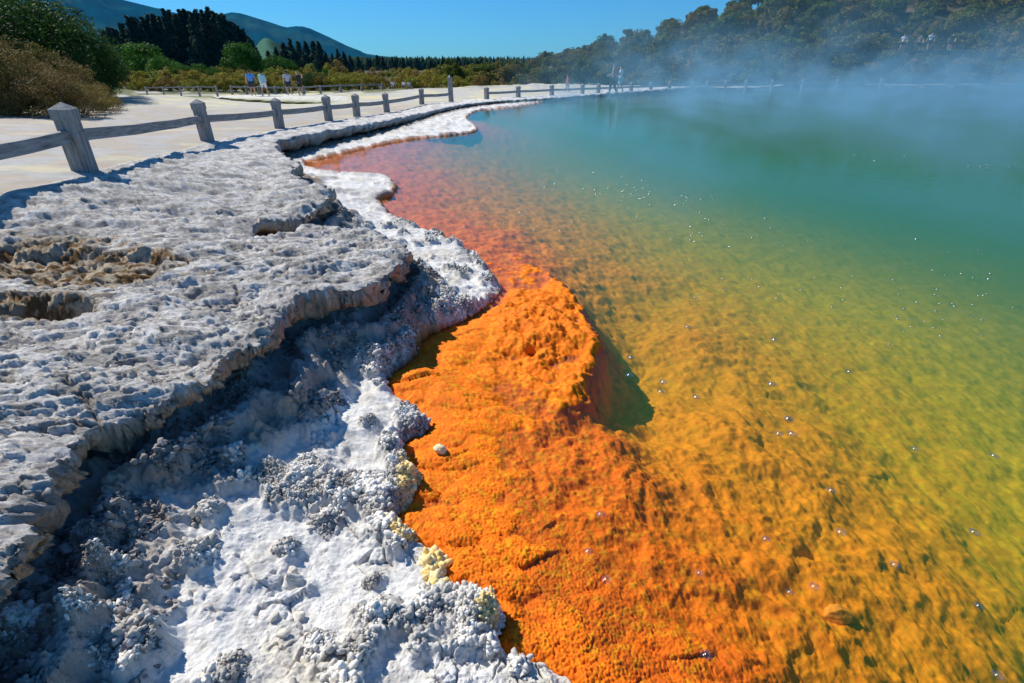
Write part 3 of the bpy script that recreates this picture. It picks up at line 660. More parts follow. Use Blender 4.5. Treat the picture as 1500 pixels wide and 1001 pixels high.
def leaves(centres, sizes, n_per, leaf, seed, up=.3):
    """scatter small leaf quads on the shells of many clumps"""
    g = np.random.default_rng(seed); Vs = []; Cs = []
    for c, s_ in zip(centres, sizes):
        d = g.normal(0, 1, (n_per, 3)); d /= np.linalg.norm(d, axis=1)[:, None]
        rad = s_*(.55+.5*g.random((n_per, 1))**.6); p = c+d*rad*np.array([1, 1, .8])
        nr = d+g.normal(0, .6, (n_per, 3))+np.array([0, 0, up]); nr /= np.linalg.norm(nr, axis=1)[:, None]
        t1 = np.cross(nr, g.normal(0, 1, (n_per, 3))); t1 /= np.linalg.norm(t1, axis=1)[:, None]; t2 = np.cross(nr, t1)
        L = leaf*(.6+.8*g.random((n_per, 1)))
        q = np.stack([p-t1*L-t2*L*.2, p+t2*L*.55, p+t1*L+t2*L*.1, p-t2*L*.5], 1)
        Vs.append(q.reshape(-1, 3)); col = np.zeros((n_per*4, 3)); col[:, 0] = np.repeat(.75+.5*g.random(n_per), 4)*(.85+.3*g.random()); col[:, 1] = .35*g.random(); Cs.append(col)
    V = np.concatenate(Vs); Fq = np.arange(len(V)).reshape(-1, 4)
    return V, Fq, np.concatenate(Cs)
def tubes(paths, name, m, parent):
    vs = []; fs = []
    for P, r0, r1 in paths:
        P = [Vector(p) for p in P]; b0 = len(vs)
        for i, p in enumerate(P):
            t = i/(len(P)-1); r_ = r0*(1-t)+r1*t
            d = (P[min(i+1, len(P)-1)]-P[max(i-1, 0)]).normalized(); a = d.orthogonal().normalized(); b = d.cross(a)
            for k in range(7):
                an = k*2*math.pi/7; vs.append(tuple(p+(a*math.cos(an)+b*math.sin(an))*r_))
        for i in range(len(P)-1):
            for k in range(7):
                q = b0+i*7+k; q2 = b0+i*7+(k+1) % 7; fs.append((q, q2, q2+7, q+7))
        fs.append(tuple(b0+(len(P)-1)*7+k for k in range(7)))
    return newobj(name, vs, fs, m, parent, smooth=True)
def crown_pts(kind, g, n):
    C = []; S = []
    for i in range(n):
        if kind == 'cone':
            h = g.random()**1.25; a = g.random()*2*math.pi; rr_ = (1-h)*.95+.04; rr_ *= .55+.5*g.random()
            C.append((rr_*math.cos(a)*.32, rr_*math.sin(a)*.32, .12+.88*h)); S.append(.03+.055*(1-h)*(0.6+g.random()))
        elif kind == 'round':
            d = g.normal(0, 1, 3); d /= np.linalg.norm(d); q = .55+.38*g.random()
            C.append((d[0]*q*.46, d[1]*q*.46, .58+d[2]*q*.36)); S.append(.10+.09*g.random())
        else:                              # spreading bush down to the ground
            a = g.random()*2*math.pi; e_ = g.random()**.8; q = .75+.3*g.random()
            C.append((math.cos(a)*math.sqrt(1-e_*e_*.9)*.55*q, math.sin(a)*math.sqrt(1-e_*e_*.9)*.55*q, .1+e_*.75*q)); S.append(.10+.10*g.random())
    return np.array(C), S
def plant(name, kind, matname, label, cat, group, seed, H, nc, npl, leaf, wide=1.0):
    """one plant of height H, width about H*wide"""
    g = np.random.default_rng(seed); e = empty(name, (0, 0, 0)); tag(e, label, cat, group)
    C, S = crown_pts(kind, g, nc); C = C*np.array([wide, wide, 1])*H; S = np.array(S)*H*(.6+.4*wide)
    C[:, 2] += g.normal(0, .02, nc)*H
    V, Fq, Cc = leaves(C, S, npl, leaf, seed+1)
    newobj('crown', V, Fq, ML[matname], e, attrs={'Col': Cc})
    pt = []
    if kind == 'cone': pt.append(([(0, 0, -.3), (0, 0, H*.5), (0, 0, H*.97)], H*.022, .01))
    else:
        nst = 3 if kind == 'round' else 6
        for i in range(nst+5):
            c = C[g.integers(nc)]; b = (g.normal(0, .03)*H, g.normal(0, .03)*H, -.2)
            pt.append(([b, (c[0]*.35, c[1]*.35, c[2]*.5), tuple(c)], H*(.028 if kind == 'round' else .014), H*.004))
    tubes(pt, 'trunk', M_bark, e)
    return e
PROTO = {}
def put(key, x, y, s_=1.0, sz=None, z=None, rz=None, **kw):
    if key not in PROTO:
        raise KeyError(key)
    e, used = PROTO[key]
    o = e if not used else copy_tree(e)
    PROTO[key] = (e, True)
    o.location = (x, y, (zg(x, y) if z is None else z)-.03)
    o.rotation_euler = (0, 0, random.uniform(0, 6.28) if rz is None else rz)
    o.scale = (s_, s_, s_*(sz or 1)*1.0)
    for k, v in kw.items(): o[k] = v
    return o
def proto(key, *a, **k): PROTO[key] = (plant(*a, **k), False)
GH = 'trees covering the hill behind the pool'
for i in range(4):
    proto(f'hill{i}', 'hill_tree', 'round' if i % 2 else 'bush', 'hill', 'olive-brown bushy tree on the wooded hill behind the steaming pool', 'tree', GH, 700+i, 4.0, 34, 95, .17, wide=1.15)
for i in range(3):
    proto(f'scrub{i}', 'scrub_bush', 'bush', 'scrub', 'low yellow-olive scrub bush in the thicket behind the walkers', 'bush', 'scrub bushes across the valley floor', 720+i, 2.2, 34, 90, .085, wide=1.25)
for i in range(3):
    proto(f'dry{i}', 'dry_scrub_bush', 'bush', 'dry', 'fine-leaved brownish scrub bush at the left beside the pale path', 'bush', 'brownish scrub at the left of the path', 730+i, 2.0, 70, 210, .028, wide=1.2)
for i in range(2):
    proto(f'pine{i}', 'pine_tree', 'cone', 'pine', 'tall dark pine in the dense stand below the mountain', 'tree', 'dark pines below the mountain', 740+i, 18.0, 130, 40, .32, wide=.85)
for i in range(2):
    proto(f'green{i}', 'round_tree', 'round', 'green', 'bright green round-crowned tree in front of the dark pines', 'tree', None, 750+i, 6.0, 60, 110, .14, wide=1.1)
for i in range(2):
    proto(f'dark{i}', 'evergreen_tree', 'round', 'dark', 'dark evergreen tree at the upper left above the brownish scrub', 'tree', 'dark evergreens at the upper left', 760+i, 5.0, 60, 260, .055, wide=1.2)
# hill on the right: rows climbing the slope
g = np.random.default_rng(77); n_h = 0
for row in range(15):
    f_ = row/14
    th_ = -.12+g.random()*.03
    while th_ < .86:
        rb, rc = hill_r(th_); q = float(rb+(rc-rb)*(f_**1.25)*1.0+g.normal(0, .9)+.8)
        top = float(np.interp(th_, *HP))*rc+HC
        step = 4.1/q*(1.0+.25*f_)*(1 if top > 4 else .8)
        if n_h < 298 and not (top < 3 and row > 5 and row % 2):
            zz_ = float(zhill(np.array([th_]), np.array([q]))[0])
            s_ = g.uniform(.55, .95)*(.55+.45*min(1, max(.35, top/8)))*(1.0+.25*f_)
            put(f'hill{g.integers(4)}', q*math.sin(th_), q*math.cos(th_), s_, g.uniform(.75, 1.1), z=zz_-.3, tier=row); n_h += 1
        th_ += step*g.uniform(.75, 1.3)
print('hill trees', n_h)
# scrub across the valley floor
n_s = 0
for ri_, (Yd, hs_) in enumerate([(51, .45), (54, .66), (58.5, .8), (64, .85), (71, .95), (80, 1.05), (95, 1.2)]):
    x = -Yd*.78
    while x < Yd*.06:
        u_ = 750+F*x/Yd/1.13
        if not (Yd < 57 and u_ > 500) and not (Yd < 53 and 330 < u_):
            yy = Yd+g.normal(0, 1.0)
            put(f'scrub{g.integers(3)}', x, yy, hs_*g.uniform(.75, 1.2), g.uniform(.75, 1.1), z=-.5 if Yd > 55 else None, tier=ri_); n_s += 1
        x += 1.9*hs_*g.uniform(.8, 1.35)*(1.0 if Yd < 60 else 1.25)
print('scrub', n_s)
# brownish scrub at the left
for u, v, z_, s_, sz in [(148,160,.5,.50,.8),(118,164,.55,.62,.9),(85,168,.6,.70,.95),(48,166,.6,.85,1.),(12,167,.6,.95,1.05),(-40,168,.6,1.05,1.05),(100,152,.5,.95,1.),(60,150,.5,1.15,1.05),(15,150,.5,1.35,1.05),(-40,150,.5,1.5,1.1),
                         (135,152,.4,.62,.9),(75,142,.4,1.35,1.),(25,142,.4,1.75,1.05),(125,143,.3,.95,.85),(-90,160,.6,1.4,1.1)]:
    p = at(u, v, z_); put(f'dry{random.randrange(3)}', p[0], p[1], s_, sz, z=z_-.1)
# dark evergreens above it
for u, v, Yd, s_ in [(-60,-20,26,1.5),(-15,-8,27,1.35),(20,8,28,1.2),(48,18,29,1.),(70,24,30,1.),(92,36,32,.9),(112,58,34,.6),(128,68,36,.55),(5,40,24,.9),(45,45,26,.8),(80,60,30,.7),(100,72,31,.6),(-40,30,24,1.1)]:
    t_ = aty(u, v, Yd); hgt = 5.0*s_*1.08
    zb_ = min(t_[2]-hgt, 3)
    put(f'dark{random.randrange(2)}', t_[0], Yd, s_, max(.8, (t_[2]-max(-.3, t_[2]-hgt))/hgt), z=max(-.4, t_[2]-hgt))
# bank of earth under the evergreens
# pines: skyline of the stand
PS = [(150,46),(157,40),(165,44),(176,36),(186,30),(193,27),(201,33),(208,31),(216,27),(224,24),(233,28),(240,19),(248,22),(256,24),(263,18),(270,17),(279,21),(287,18),(296,20),(304,16),(312,23),(320,21),(328,29),(336,33),(344,40),(352,44),(359,52),(365,60),(371,70)]
for u, v in PS:
    for rowd in (0, 1):
        Yd = 150+rowd*16+random.uniform(-5, 5); t_ = aty(u+rowd*5, v+rowd*3+random.uniform(-2, 3), Yd); hgt = t_[2]+1.5
        put(f'pine{random.randrange(2)}', t_[0], Yd, hgt/18*(1.0), 1.0, z=-1.2, tier=rowd)
for u, v in [(380,82),(392,76),(404,72),(414,64),(424,60),(436,62),(447,64),(458,62),(466,64),(476,78),(486,80),(494,74),(503,78),(512,82),(524,84),(538,86),(552,82),(560,84),(574,85),(590,86),(610,87),(630,88)]:
    Yd = 250+random.uniform(-10, 10) if u > 470 else 190+random.uniform(-8, 8)
    t_ = aty(u, v, Yd); hgt = t_[2]+1.5
    o = put(f'pine{random.randrange(2)}', t_[0], Yd, max(hgt, 3)/18*1.25, .8, z=-1.2, tier=2)
    o['label'] = 'small far-off pine right of the pale green clearing below the mountain'; o['group'] = 'far pines right of the clearing'
# far pine forest along the horizon
g = np.random.default_rng(5); nF = 3600; th_ = g.uniform(-.33, .22, nF); q_ = g.uniform(380, 900, nF); hh_ = g.uniform(6, 12, nF)*np.sqrt(q_/600)
cv = []; 
bx_ = q_*np.sin(th_); by_ = q_*np.cos(th_)
top_ = np.stack([bx_, by_, -1+hh_], -1)
ring = np.stack([np.stack([bx_+hh_*.22*math.cos(a), by_+hh_*.22*math.sin(a), -1.5+0*bx_], -1) for a in np.arange(5)*2*math.pi/5], 1)
mid_ = np.stack([np.stack([bx_+hh_*.17*math.cos(a+.4)*g.uniform(.6, 1.4, nF), by_+hh_*.17*math.sin(a+.4), -1+hh_*.55], -1) for a in np.arange(5)*2*math.pi/5], 1)
V = np.concatenate([ring, mid_, top_[:, None]], 1)
ft = [(k, (k+1) % 5, 5+(k+1) % 5) for k in range(5)]+[(k, 5+(k+1) % 5, 5+k) for k in range(5)]+[(5+k, 5+(k+1) % 5, 10) for k in range(5)]
Fc = (np.array(ft)[None]+(np.arange(nF)*11)[:, None, None]).reshape(-1, 3)
cc = np.repeat(np.array([[.022, .042, .022]])*g.uniform(.6, 1.6, (nF, 1)), 11, 0)
fo = newobj('far_forest', V.reshape(-1, 3), Fc, M_far, attrs={'Col': cc}); tag(fo, 'dark green pine forest along the far horizon', 'forest', kind='stuff')
# round green trees in front of the pines
for u, v, Yd, w_, lb in [(197,60,88,1.25,'large bright green round-crowned tree, leftmost in front of the dark pines'),(232,80,84,1.0,'dark-bodied green tree beside the large bright one, in front of the pines'),
        (347,60,92,1.0,'solitary ball-shaped green tree at the right end of the dark pines'),(404,78,95,1.0,'low bright green tree between the ball-shaped tree and the spreading tree'),(388,84,100,.8,'small dark green tree beside the low bright green tree'),
        (262,90,80,.9,'pale green bushy tree below the middle of the pine stand'),(290,92,82,.9,'low green tree below the right half of the pine stand'),(312,96,80,.8,'small green tree left of the ball-shaped tree'),
        (128,78,62,.9,'grey-green tree between the brownish scrub and the bright round tree'),(163,92,60,.8,'low pale green tree at the foot of the leftmost pines'),(478,98,90,.8,'dark green tree behind the dark spreading tree'),(425,90,96,.8,'green bushy tree just left of the dark spreading tree')]:
    t_ = aty(u, v, Yd); hgt = t_[2]+.8
    o = put(f'green{random.randrange(2)}', t_[0], Yd, hgt/6*w_, 1/w_, z=-.8, label=lb)

def ordn(k): return {1: 'leftmost', 2: 'second from the left', 3: 'third from the left'}.get(k, f'{k}{"th" if 10 < k % 100 < 14 else {1: "st", 2: "nd", 3: "rd"}.get(k % 10, "th")} from the left')
def number(kind, what, where, key=None):
    rows = {}
    for o in COL.objects:
        if o.name.split('.')[0] == kind and o.get('category'): rows.setdefault(key(o) if key else 0, []).append(o)
    for k, L in sorted(rows.items()):
        L.sort(key=lambda o: o.location.x/o.location.y)
        for i, o in enumerate(L): o['label'] = f'{what}, {ordn(i+1)} {where(k)}'
NTH = ['front', 'second', 'third', 'fourth', 'fifth', 'sixth', 'seventh', 'eighth', 'ninth', 'tenth', 'eleventh', 'twelfth', 'thirteenth', 'fourteenth', 'topmost']
number('hill_tree', 'bushy tree', lambda k: f'in the {NTH[k]} tier of the wooded hill', lambda o: int(o.get('tier', 0)))
number('scrub_bush', 'yellow-olive scrub bush', lambda k: f'in the {NTH[k]} row of the thicket', lambda o: int(o.get('tier', 0)))
number('dry_scrub_bush', 'fine-leaved brownish scrub bush', lambda k: 'in the clump beside the pale path')
number('evergreen_tree', 'dark evergreen tree', lambda k: 'above the brownish scrub')
number('pine_tree', 'tall dark pine', lambda k: ['in the front row of the stand', 'in the back row of the stand', 'among the small far pines'][k], lambda o: int(o.get('tier', 0)))
for u, v, w_ in [(455, 99, 1.0), (474, 104, .7)]:
    t_ = aty(u, v, 59); o = put('dark0', t_[0], 59, (t_[2]+.6)/5.4*1.25*w_, .8, z=-.6); o['label'] = 'dark spreading tree behind the rightmost walker' if u < 460 else 'smaller dark tree right of the spreading tree behind the walkers'; del o['group']
# ------------------------------------------------------------------ timber fences
def wood_mat():
    m, n, b = mat('grey weathered timber')
    tc = nd(n, 'ShaderNodeTexCoord'); mp = nd(n, 'ShaderNodeMapping'); mp.inputs['Scale'].default_value = (22, 22, 2.2)
    no = nd(n, 'ShaderNodeTexNoise', Scale=1.6, Detail=6., Roughness=.7); n.links.new(tc.outputs['Object'], mp.inputs[0]); n.links.new(mp.outputs[0], no.inputs['Vector'])
    cr = nd(n, 'ShaderNodeValToRGB'); e = cr.color_ramp.elements
    e[0].position = .32; e[0].color = (.07, .065, .062, 1); e[1].position = .62; e[1].color = (.36, .35, .34, 1); e.new(.45).color = (.235, .225, .22, 1)
    n.links.new(no.outputs[0], cr.inputs[0]); n.links.new(cr.outputs[0], b.inputs['Base Color']); b.inputs['Roughness'].default_value = .85
    bp = nd(n, 'ShaderNodeBump', Strength=.6, Distance=.01); n.links.new(no.outputs[0], bp.inputs['Height']); n.links.new(bp.outputs[0], b.inputs['Normal'])
    return m
M_wood = wood_mat()
def post_mesh(parent, p, h, s_, rz, tilt):
    prof_ = [(-.25, 1.0), (h-.30*h/.7-.004, 1.0), (h-.30*h/.7+.012, .93), (h-.05*h-.13*h/.7, .93), (h-.17*h/.7, 1.04), (h-.065*h/.7, 1.04), (h, .05)]
    vs = []; fs = []; c8 = .9
    for z_, k in prof_:
        for (a, b) in [(c8, 1), (-c8, 1), (-1, c8), (-1, -c8), (-c8, -1), (c8, -1), (1, -c8), (1, c8)]:
            vs.append((a*s_/2*k, b*s_/2*k, z_))
    for i in range(len(prof_)-1):
        for k in range(8): fs.append((i*8+k, i*8+(k+1) % 8, i*8+8+(k+1) % 8, i*8+8+k))
    fs.append(tuple(range(len(vs)-8, len(vs)))); fs.append(tuple(range(8))[::-1])
    o = newobj('post', vs, fs, M_wood, parent); o.location = Vector(p)-parent.location; o.rotation_euler = (tilt[0], tilt[1], rz); return o
def rail_mesh(parent, a, b, hh, tt, sag=0.0):
    a = Vector(a); b = Vector(b); d = b-a; L = d.length; n_ = 6; vs = []; fs = []
    for i in range(n_+1):
        t = i/n_; off = -sag*4*t*(1-t)+random.uniform(-.004, .004)
        for (y, z_) in [(-tt/2, -hh/2), (tt/2, -hh/2), (tt/2, hh/2), (-tt/2, hh/2)]: vs.append((y, z_+off, t*L))
    for i in range(n_):
        for k in range(4): fs.append((i*4+k, i*4+4+k, i*4+4+(k+1) % 4, i*4+(k+1) % 4))
    fs.append((0, 1, 2, 3)); fs.append(tuple(range(n_*4, n_*4+4))[::-1])
    o = newobj('rail', vs, fs, M_wood, parent)
    zax = d.normalized(); yax = (Vector((0, 0, 1))-zax*zax.z).normalized(); xax = yax.cross(zax)
    o.matrix_local = Matrix.Translation(a-parent.location) @ Matrix((xax, yax, zax)).transposed().to_4x4(); return o
def fence(name, label, pts, s_, hts, railz, rh, group=None, cat='fence', gap=()):
    root = empty(name, Vector(pts[0])); tag(root, label, cat, group)
    for i, p in enumerate(pts):
        q = pts[min(i+1, len(pts)-1)]; o_ = pts[max(i-1, 0)]
        rz = math.atan2(q[1]-o_[1], q[0]-o_[0])
        post_mesh(root, p, hts[i], s_, rz, (random.uniform(-.035, .035), random.uniform(-.035, .035)))
    for i in range(len(pts)-1):
        if i in gap: continue
        a = Vector(pts[i])+Vector((0, 0, railz*hts[i])); b = Vector(pts[i+1])+Vector((0, 0, railz*hts[i+1]))
        if hts[i] > 1: a.z = pts[i][2]+railz*.7
        if hts[i+1] > 1: b.z = pts[i+1][2]+railz*.7
        d = (b-a).normalized()*s_*.5
        rail_mesh(root, a+d*.9, b-d*.9, rh, .07, .02)
    return root
pts = [(-4.28, 1.9, .72)]+[tuple(at(u2, v2, z)) for (_, _, u2, v2, z) in POST_PX]
hts = [.7]*8
pts.append(tuple(at(661, 149.5, .16))); hts.append(1.1*1.12)
fence('timber_fence', 'grey weathered post and rail fence between the pale path and the sinter crust', pts, .19, hts, .52, .125)
fp = [tuple(at(u, v, .14)) for u, v in [(713,145.5),(759,142.5),(808,139.8),(853,137.6),(876,136.7),(924,134.3),(953,133.0),(980,131.9),(1013,130.8),(1035,130.1),(1062,129.4),(1092,128.6),(1130,128),(1175,127.3),(1225,126.6),(1290,126)]]
fence('shore_fence', 'low post and rail fence following the far shore of the pool through the steam', fp, .22, [.62]*len(fp), .5, .12)
bp_ = [tuple(at(u, v, -.3)) for u, v in [(340,137),(362,137.5),(380,138.2),(404,138.5),(421,138.6),(446,138),(470,136),(500,134.6),(530,133.5),(560,132.6)]]
fence('boardwalk_railing', 'dark low railing behind the four walkers at the edge of the scrub', bp_, .16, [.62]*len(bp_), .85, .12)
bp_ = [tuple(at(u, v, .0)) for u, v in [(216,138),(240,137.5),(265,137),(292,136.5),(318,136.5)]]
fence('scrub_edge_railing', 'thin grey railing at the foot of the scrub left of the walkers', bp_, .12, [.5]*len(bp_), .85, .07)

# ------------------------------------------------------------------ grassy bank in front of the walkers
fl = spline([at(u, v, -.36)[:2] for u, v in [(322,144),(350,148),(390,151),(430,153.5),(470,154.5),(500,153),(530,151)]], 6)
vs = []; cs = []; nb_ = len(fl)
bk = spline([at(u, v, -.2)[:2] for u, v in [(310,139.5),(350,138.6),(390,138.5),(430,138.5),(470,139),(500,140),(535,141)]], 6)
rows_ = [(0, -.55), (0, -.30), (.01, -.22), (.03, -.19), (.3, -.17), (.7, -.17), (1, -.2), (1.02, -.7)]
for t, z_ in rows_:
    for i in range(nb_):
        p = fl[i]*(1-t)+bk[i]*t; j = .12*math.sin(i*1.7)+random.uniform(-.12, .12); 
        taper = math.sin(math.pi*min(1, max(0, (i+1)/(nb_+1))))**.3
        vs.append((p[0], p[1]-(j if t < .05 else 0), -.5+(z_+.5)*taper+random.uniform(-.02, .02))); cs.append((.045, .055, .018) if t < .02 else ((.34, .36, .20) if t < .2 else (.62, .60, .52)))
fs = [(r_*nb_+i, r_*nb_+i+1, (r_+1)*nb_+i+1, (r_+1)*nb_+i) for r_ in range(len(rows_)-1) for i in range(nb_-1)]
bo = newobj('bank', vs, fs, M_path, attrs={'Col': np.array(cs)}); bo['kind'] = 'structure'
M_dark = simple('dark stained timber', (.05, .04, .03), .8)
# ------------------------------------------------------------------ people
def pm(nm, c, r_=.8): return simple(nm, c, r_, .08, 20)
SK = pm('skin', (.52, .30, .21), .6); SKD = pm('tanned skin', (.40, .22, .15), .6)
def skinned(name, joints, edges, m, parent, sub=2):
    me = bpy.data.meshes.new(name); names = list(joints)
    me.from_pydata([joints[k][0] for k in names], [(names.index(a), names.index(b)) for a, b in edges], []); me.materials.append(m)
    o = bpy.data.objects.new(name, me); COL.objects.link(o); o.parent = parent
    md_ = o.modifiers.new('skin', 'SKIN'); md_.use_smooth_shade = True; o.modifiers.new('sub', 'SUBSURF').levels = 1; o.modifiers['sub'].render_levels = sub
    for i, k in enumerate(names):
        sv = me.skin_vertices[0].data[i]; r_ = joints[k][1]; sv.radius = (r_, r_*(.78 if k in ('pelvis', 'waist', 'chest', 'hem') else 1)) if True else r_; sv.use_root = (i == 0)
    return o
def person(loc, rz, h, label, group, shirt, short, hair, skin=None, stride=.18, long_shirt=False, arms='down', pants=False, sit=False, sleeve=.5, bag=None):
    skin = skin or SK
    root = empty('person', loc, rz); tag(root, label, 'person', group); root.scale = (h/1.75*1.18, h/1.75*1.15, h/1.75)
    J = {'pelvis': ((0, 0, .94), .135), 'waist': ((0, 0, 1.10), .12), 'chest': ((0, 0, 1.34), .15), 'neck': ((0, .01, 1.50), .055), 'skull': ((0, .02, 1.62), .092), 'crown': ((0, .02, 1.69), .07)}
    E_ = [('pelvis', 'waist'), ('waist', 'chest'), ('chest', 'neck'), ('neck', 'skull'), ('skull', 'crown')]
    for s_, k in ((-1, 'l'), (1, 'r')):
        st = stride*s_
        if sit:
            J.update({k+'hip': ((s_*.09, .02, .92), .09), k+'knee': ((s_*.12, .42, .92), .062), k+'ankle': ((s_*.12, .46, .50), .04), k+'toe': ((s_*.12, .62, .47), .035)})
        else:
            J.update({k+'hip': ((s_*.09, 0, .90), .088), k+'knee': ((s_*.10, st*.6+.03, .50), .06), k+'ankle': ((s_*.10, st*1.1-.02, .085), .038), k+'toe': ((s_*.105, st*1.1+.15, .035), .034)})
        E_ += [('pelvis', k+'hip'), (k+'hip', k+'knee'), (k+'knee', k+'ankle'), (k+'ankle', k+'toe')]
        J.update({k+'shoulder': ((s_*.19, 0, 1.42), .062)})
        if arms == 'up': A = [((s_*.27, .10, 1.24), .042), ((s_*.14, .26, 1.46), .034), ((s_*.07, .30, 1.53), .036)]
        elif arms == 'fwd': A = [((s_*.24, .06, 1.18), .042), ((s_*.19, .30, 1.06), .034), ((s_*.17, .39, 1.05), .036)]
        else: A = [((s_*.27, -st*.4, 1.16), .044), ((s_*.29, -st*.9+.05, .93), .034), ((s_*.29, -st*1.0+.07, .83), .038)]
        for nm, a in zip(('elbow', 'wrist', 'hand'), A): J[k+nm] = a
        E_ += [('chest', k+'shoulder'), (k+'shoulder', k+'elbow'), (k+'elbow', k+'wrist'), (k+'wrist', k+'hand')]
    skinned('body', J, E_, skin, root)
    def mid(a, b, t): return tuple(J[a][0][i]*(1-t)+J[b][0][i]*t for i in range(3))
    hem = .78 if long_shirt else .93
    T = {'waist': (J['waist'][0], .155), 'chest': (J['chest'][0], .178), 'top': ((0, 0, 1.46), .09), 'hem': ((0, 0, hem), .175 if long_shirt else .155)}
    Te = [('waist', 'chest'), ('chest', 'top'), ('waist', 'hem')]
    for k in 'lr':
        T[k+'s'] = (J[k+'shoulder'][0], .082); T[k+'e'] = (mid(k+'shoulder', k+'elbow', min(1, sleeve*1.3)), .064); Te += [('chest', k+'s'), (k+'s', k+'e')]
        if sleeve > .9: T[k+'w'] = (mid(k+'elbow', k+'wrist', .8), .05); Te.append((k+'e', k+'w'))
    skinned('shirt', T, Te, shirt, root)
    S = {'pelvis': (J['pelvis'][0], .155)}; Se = []
    for k in 'lr':
        S[k+'h'] = (J[k+'hip'][0], .115); e_ = mid(k+'hip', k+'knee', .85) if not pants else J[k+'knee'][0]; S[k+'k'] = (e_, .088); Se += [('pelvis', k+'h'), (k+'h', k+'k')]
        if pants: S[k+'a'] = (mid(k+'knee', k+'ankle', .9), .06); Se.append((k+'k', k+'a'))
    skinned('shorts' if not pants else 'trousers', S, Se, short, root)
    Hj = {'a': ((0, -.02, 1.66), .088), 'b': ((0, -.01, 1.715), .08), 'c': ((0, -.05, 1.58), .055)}
    skinned('hair', Hj, [('a', 'b'), ('a', 'c')], hair, root)
    for k in 'lr':
        a = J[k+'ankle'][0]; t = J[k+'toe'][0]
        skinned('shoe', {'a': ((a[0], a[1]-.02, a[2]-.03), .045), 'b': (t, .042)}, [('a', 'b')], M_shoe, root)
    return root
M_shoe = pm('pale shoe', (.45, .42, .38)); Hd = pm('dark hair', (.04, .028, .02)); Hb = pm('brown hair', (.12, .07, .035)); Hg = pm('grey hair', (.35, .34, .32)); Hl = pm('light hair', (.35, .25, .12))
navy = pm('navy cloth', (.03, .035, .06)); wht = pm('white cloth', (.78, .80, .82)); blu = pm('blue cloth', (.10, .32, .78)); aqua = pm('pale aqua cloth', (.42, .68, .75)); gry = pm('grey blue cloth', (.45, .48, .58)); blk = pm('black cloth', (.025, .025, .03)); khk = pm('khaki cloth', (.22, .19, .13)); pat = pm('brown patterned cloth', (.30, .20, .14)); red = pm('red cloth', (.55, .06, .07))
GW = None
def stand(u, v, z, rz, h, **k): p = at(u, v, z); return person((p[0], p[1], z), rz, h, **k)
zb_ = -.17
stand(372, 140.5, zb_, R(25), 1.72, label='person in a bright blue T-shirt and dark shorts walking away, leftmost of the four walkers', group=None, shirt=blu, short=navy, hair=Hb)
stand(389, 140.5, zb_, R(-10), 1.66, label='person in a long pale aqua shirt with sleeves, walking away beside the blue T-shirt', group=None, shirt=aqua, short=wht, hair=Hd, long_shirt=True, sleeve=1.)
stand(425, 139.5, zb_, R(15), 1.66, label='person in a light grey shirt and dark shorts walking away, third of the four walkers', group=None, shirt=gry, short=navy, hair=Hd)
stand(441, 139.5, zb_, R(-20), 1.62, label='person in black with bare legs, hands raised to the head, rightmost of the four walkers', group=None, shirt=blk, short=blk, hair=Hl, arms='up', stride=.05)
stand(897, 137.5, .12, R(80), 1.80, label='person in a brown patterned top and dark trousers leaning forward on the far shore', group=None, shirt=pat, short=navy, hair=Hg, arms='fwd', skin=SKD, pants=True)
stand(907.5, 137.2, .12, R(70), 1.72, label='person in a loose white shirt on the far shore beside the one in brown', group=None, shirt=wht, short=aqua, hair=Hd, arms='fwd', long_shirt=True)
for u, v, lb, sh_, so in [(576,130,'person in white sitting at the foot of the scrub, leftmost of the sitters', wht, blk),(592,130,'person in a white top and dark trousers sitting in the middle of the three sitters', wht, navy),(600,130,'person in pale clothes sitting at the right end of the sitters', gry, khk)]:
    p = at(u, v+1, -.1); person((p[0], p[1], -.1-.27), R(random.uniform(120, 240)), 1.0, lb, None, sh_, so, Hd, sit=True)
stand(831, 137.6, .05, R(90), 1.2, label='small figure in red by the far shore fence, left of the walking pair', group=None, shirt=red, short=gry, hair=Hd)
for u, v, sh_, lb in [(1327,50,wht,'person in white on the hillside lookout, leftmost of the four there'),(1351,51,pat,'person in tan on the hillside lookout, second from the left'),(1367,48,wht,'person in white on the hillside lookout, third from the left'),(1398,49,blk,'person in dark clothes on the hillside lookout, rightmost and apart')]:
    d_ = ray(u, v); th_ = math.atan2(d_[0], d_[1]); rb, rc = hill_r(th_)
    q = float(rb)+10; zt = HC+d_[2]/math.hypot(d_[0], d_[1])*q
    person((q*math.sin(th_), q*math.cos(th_), zt-1.72), R(160+random.uniform(-30, 30)), 1.72, lb, None, sh_, navy, Hd)
# viewing platform they stand on
d0 = ray(1310, 66); d1 = ray(1412, 66); P_ = []
for d_, in ((d0,), (ray(1360, 66),), (d1,)):
    th_ = math.atan2(d_[0], d_[1]); q = float(hill_r(th_)[0])+9.2; P_.append((q*math.sin(th_), q*math.cos(th_), th_))
zt = HC+ray(1351, 51)[2]/math.hypot(*ray(1351, 51)[:2])*(float(hill_r(P_[1][2])[0])+10)-1.75
root = empty('lookout_platform', (P_[1][0], P_[1][1], zt)); tag(root, 'small dark timber lookout platform among the trees on the right hill', 'lookout')
def boxm(name, c0, c1, w_, z0, z1, m, parent):
    a = Vector(c0[:2]); b = Vector(c1[:2]); n_ = Vector((-(b-a).y, (b-a).x)).normalized()*w_/2
    v_ = [(p.x-parent.location.x, p.y-parent.location.y, z_-parent.location.z) for z_ in (z0, z1) for p in (a-n_, b-n_, b+n_, a+n_)]
    return newobj(name, v_, [(0, 1, 5, 4), (1, 2, 6, 5), (2, 3, 7, 6), (3, 0, 4, 7), (4, 5, 6, 7), (3, 2, 1, 0)], m, parent)
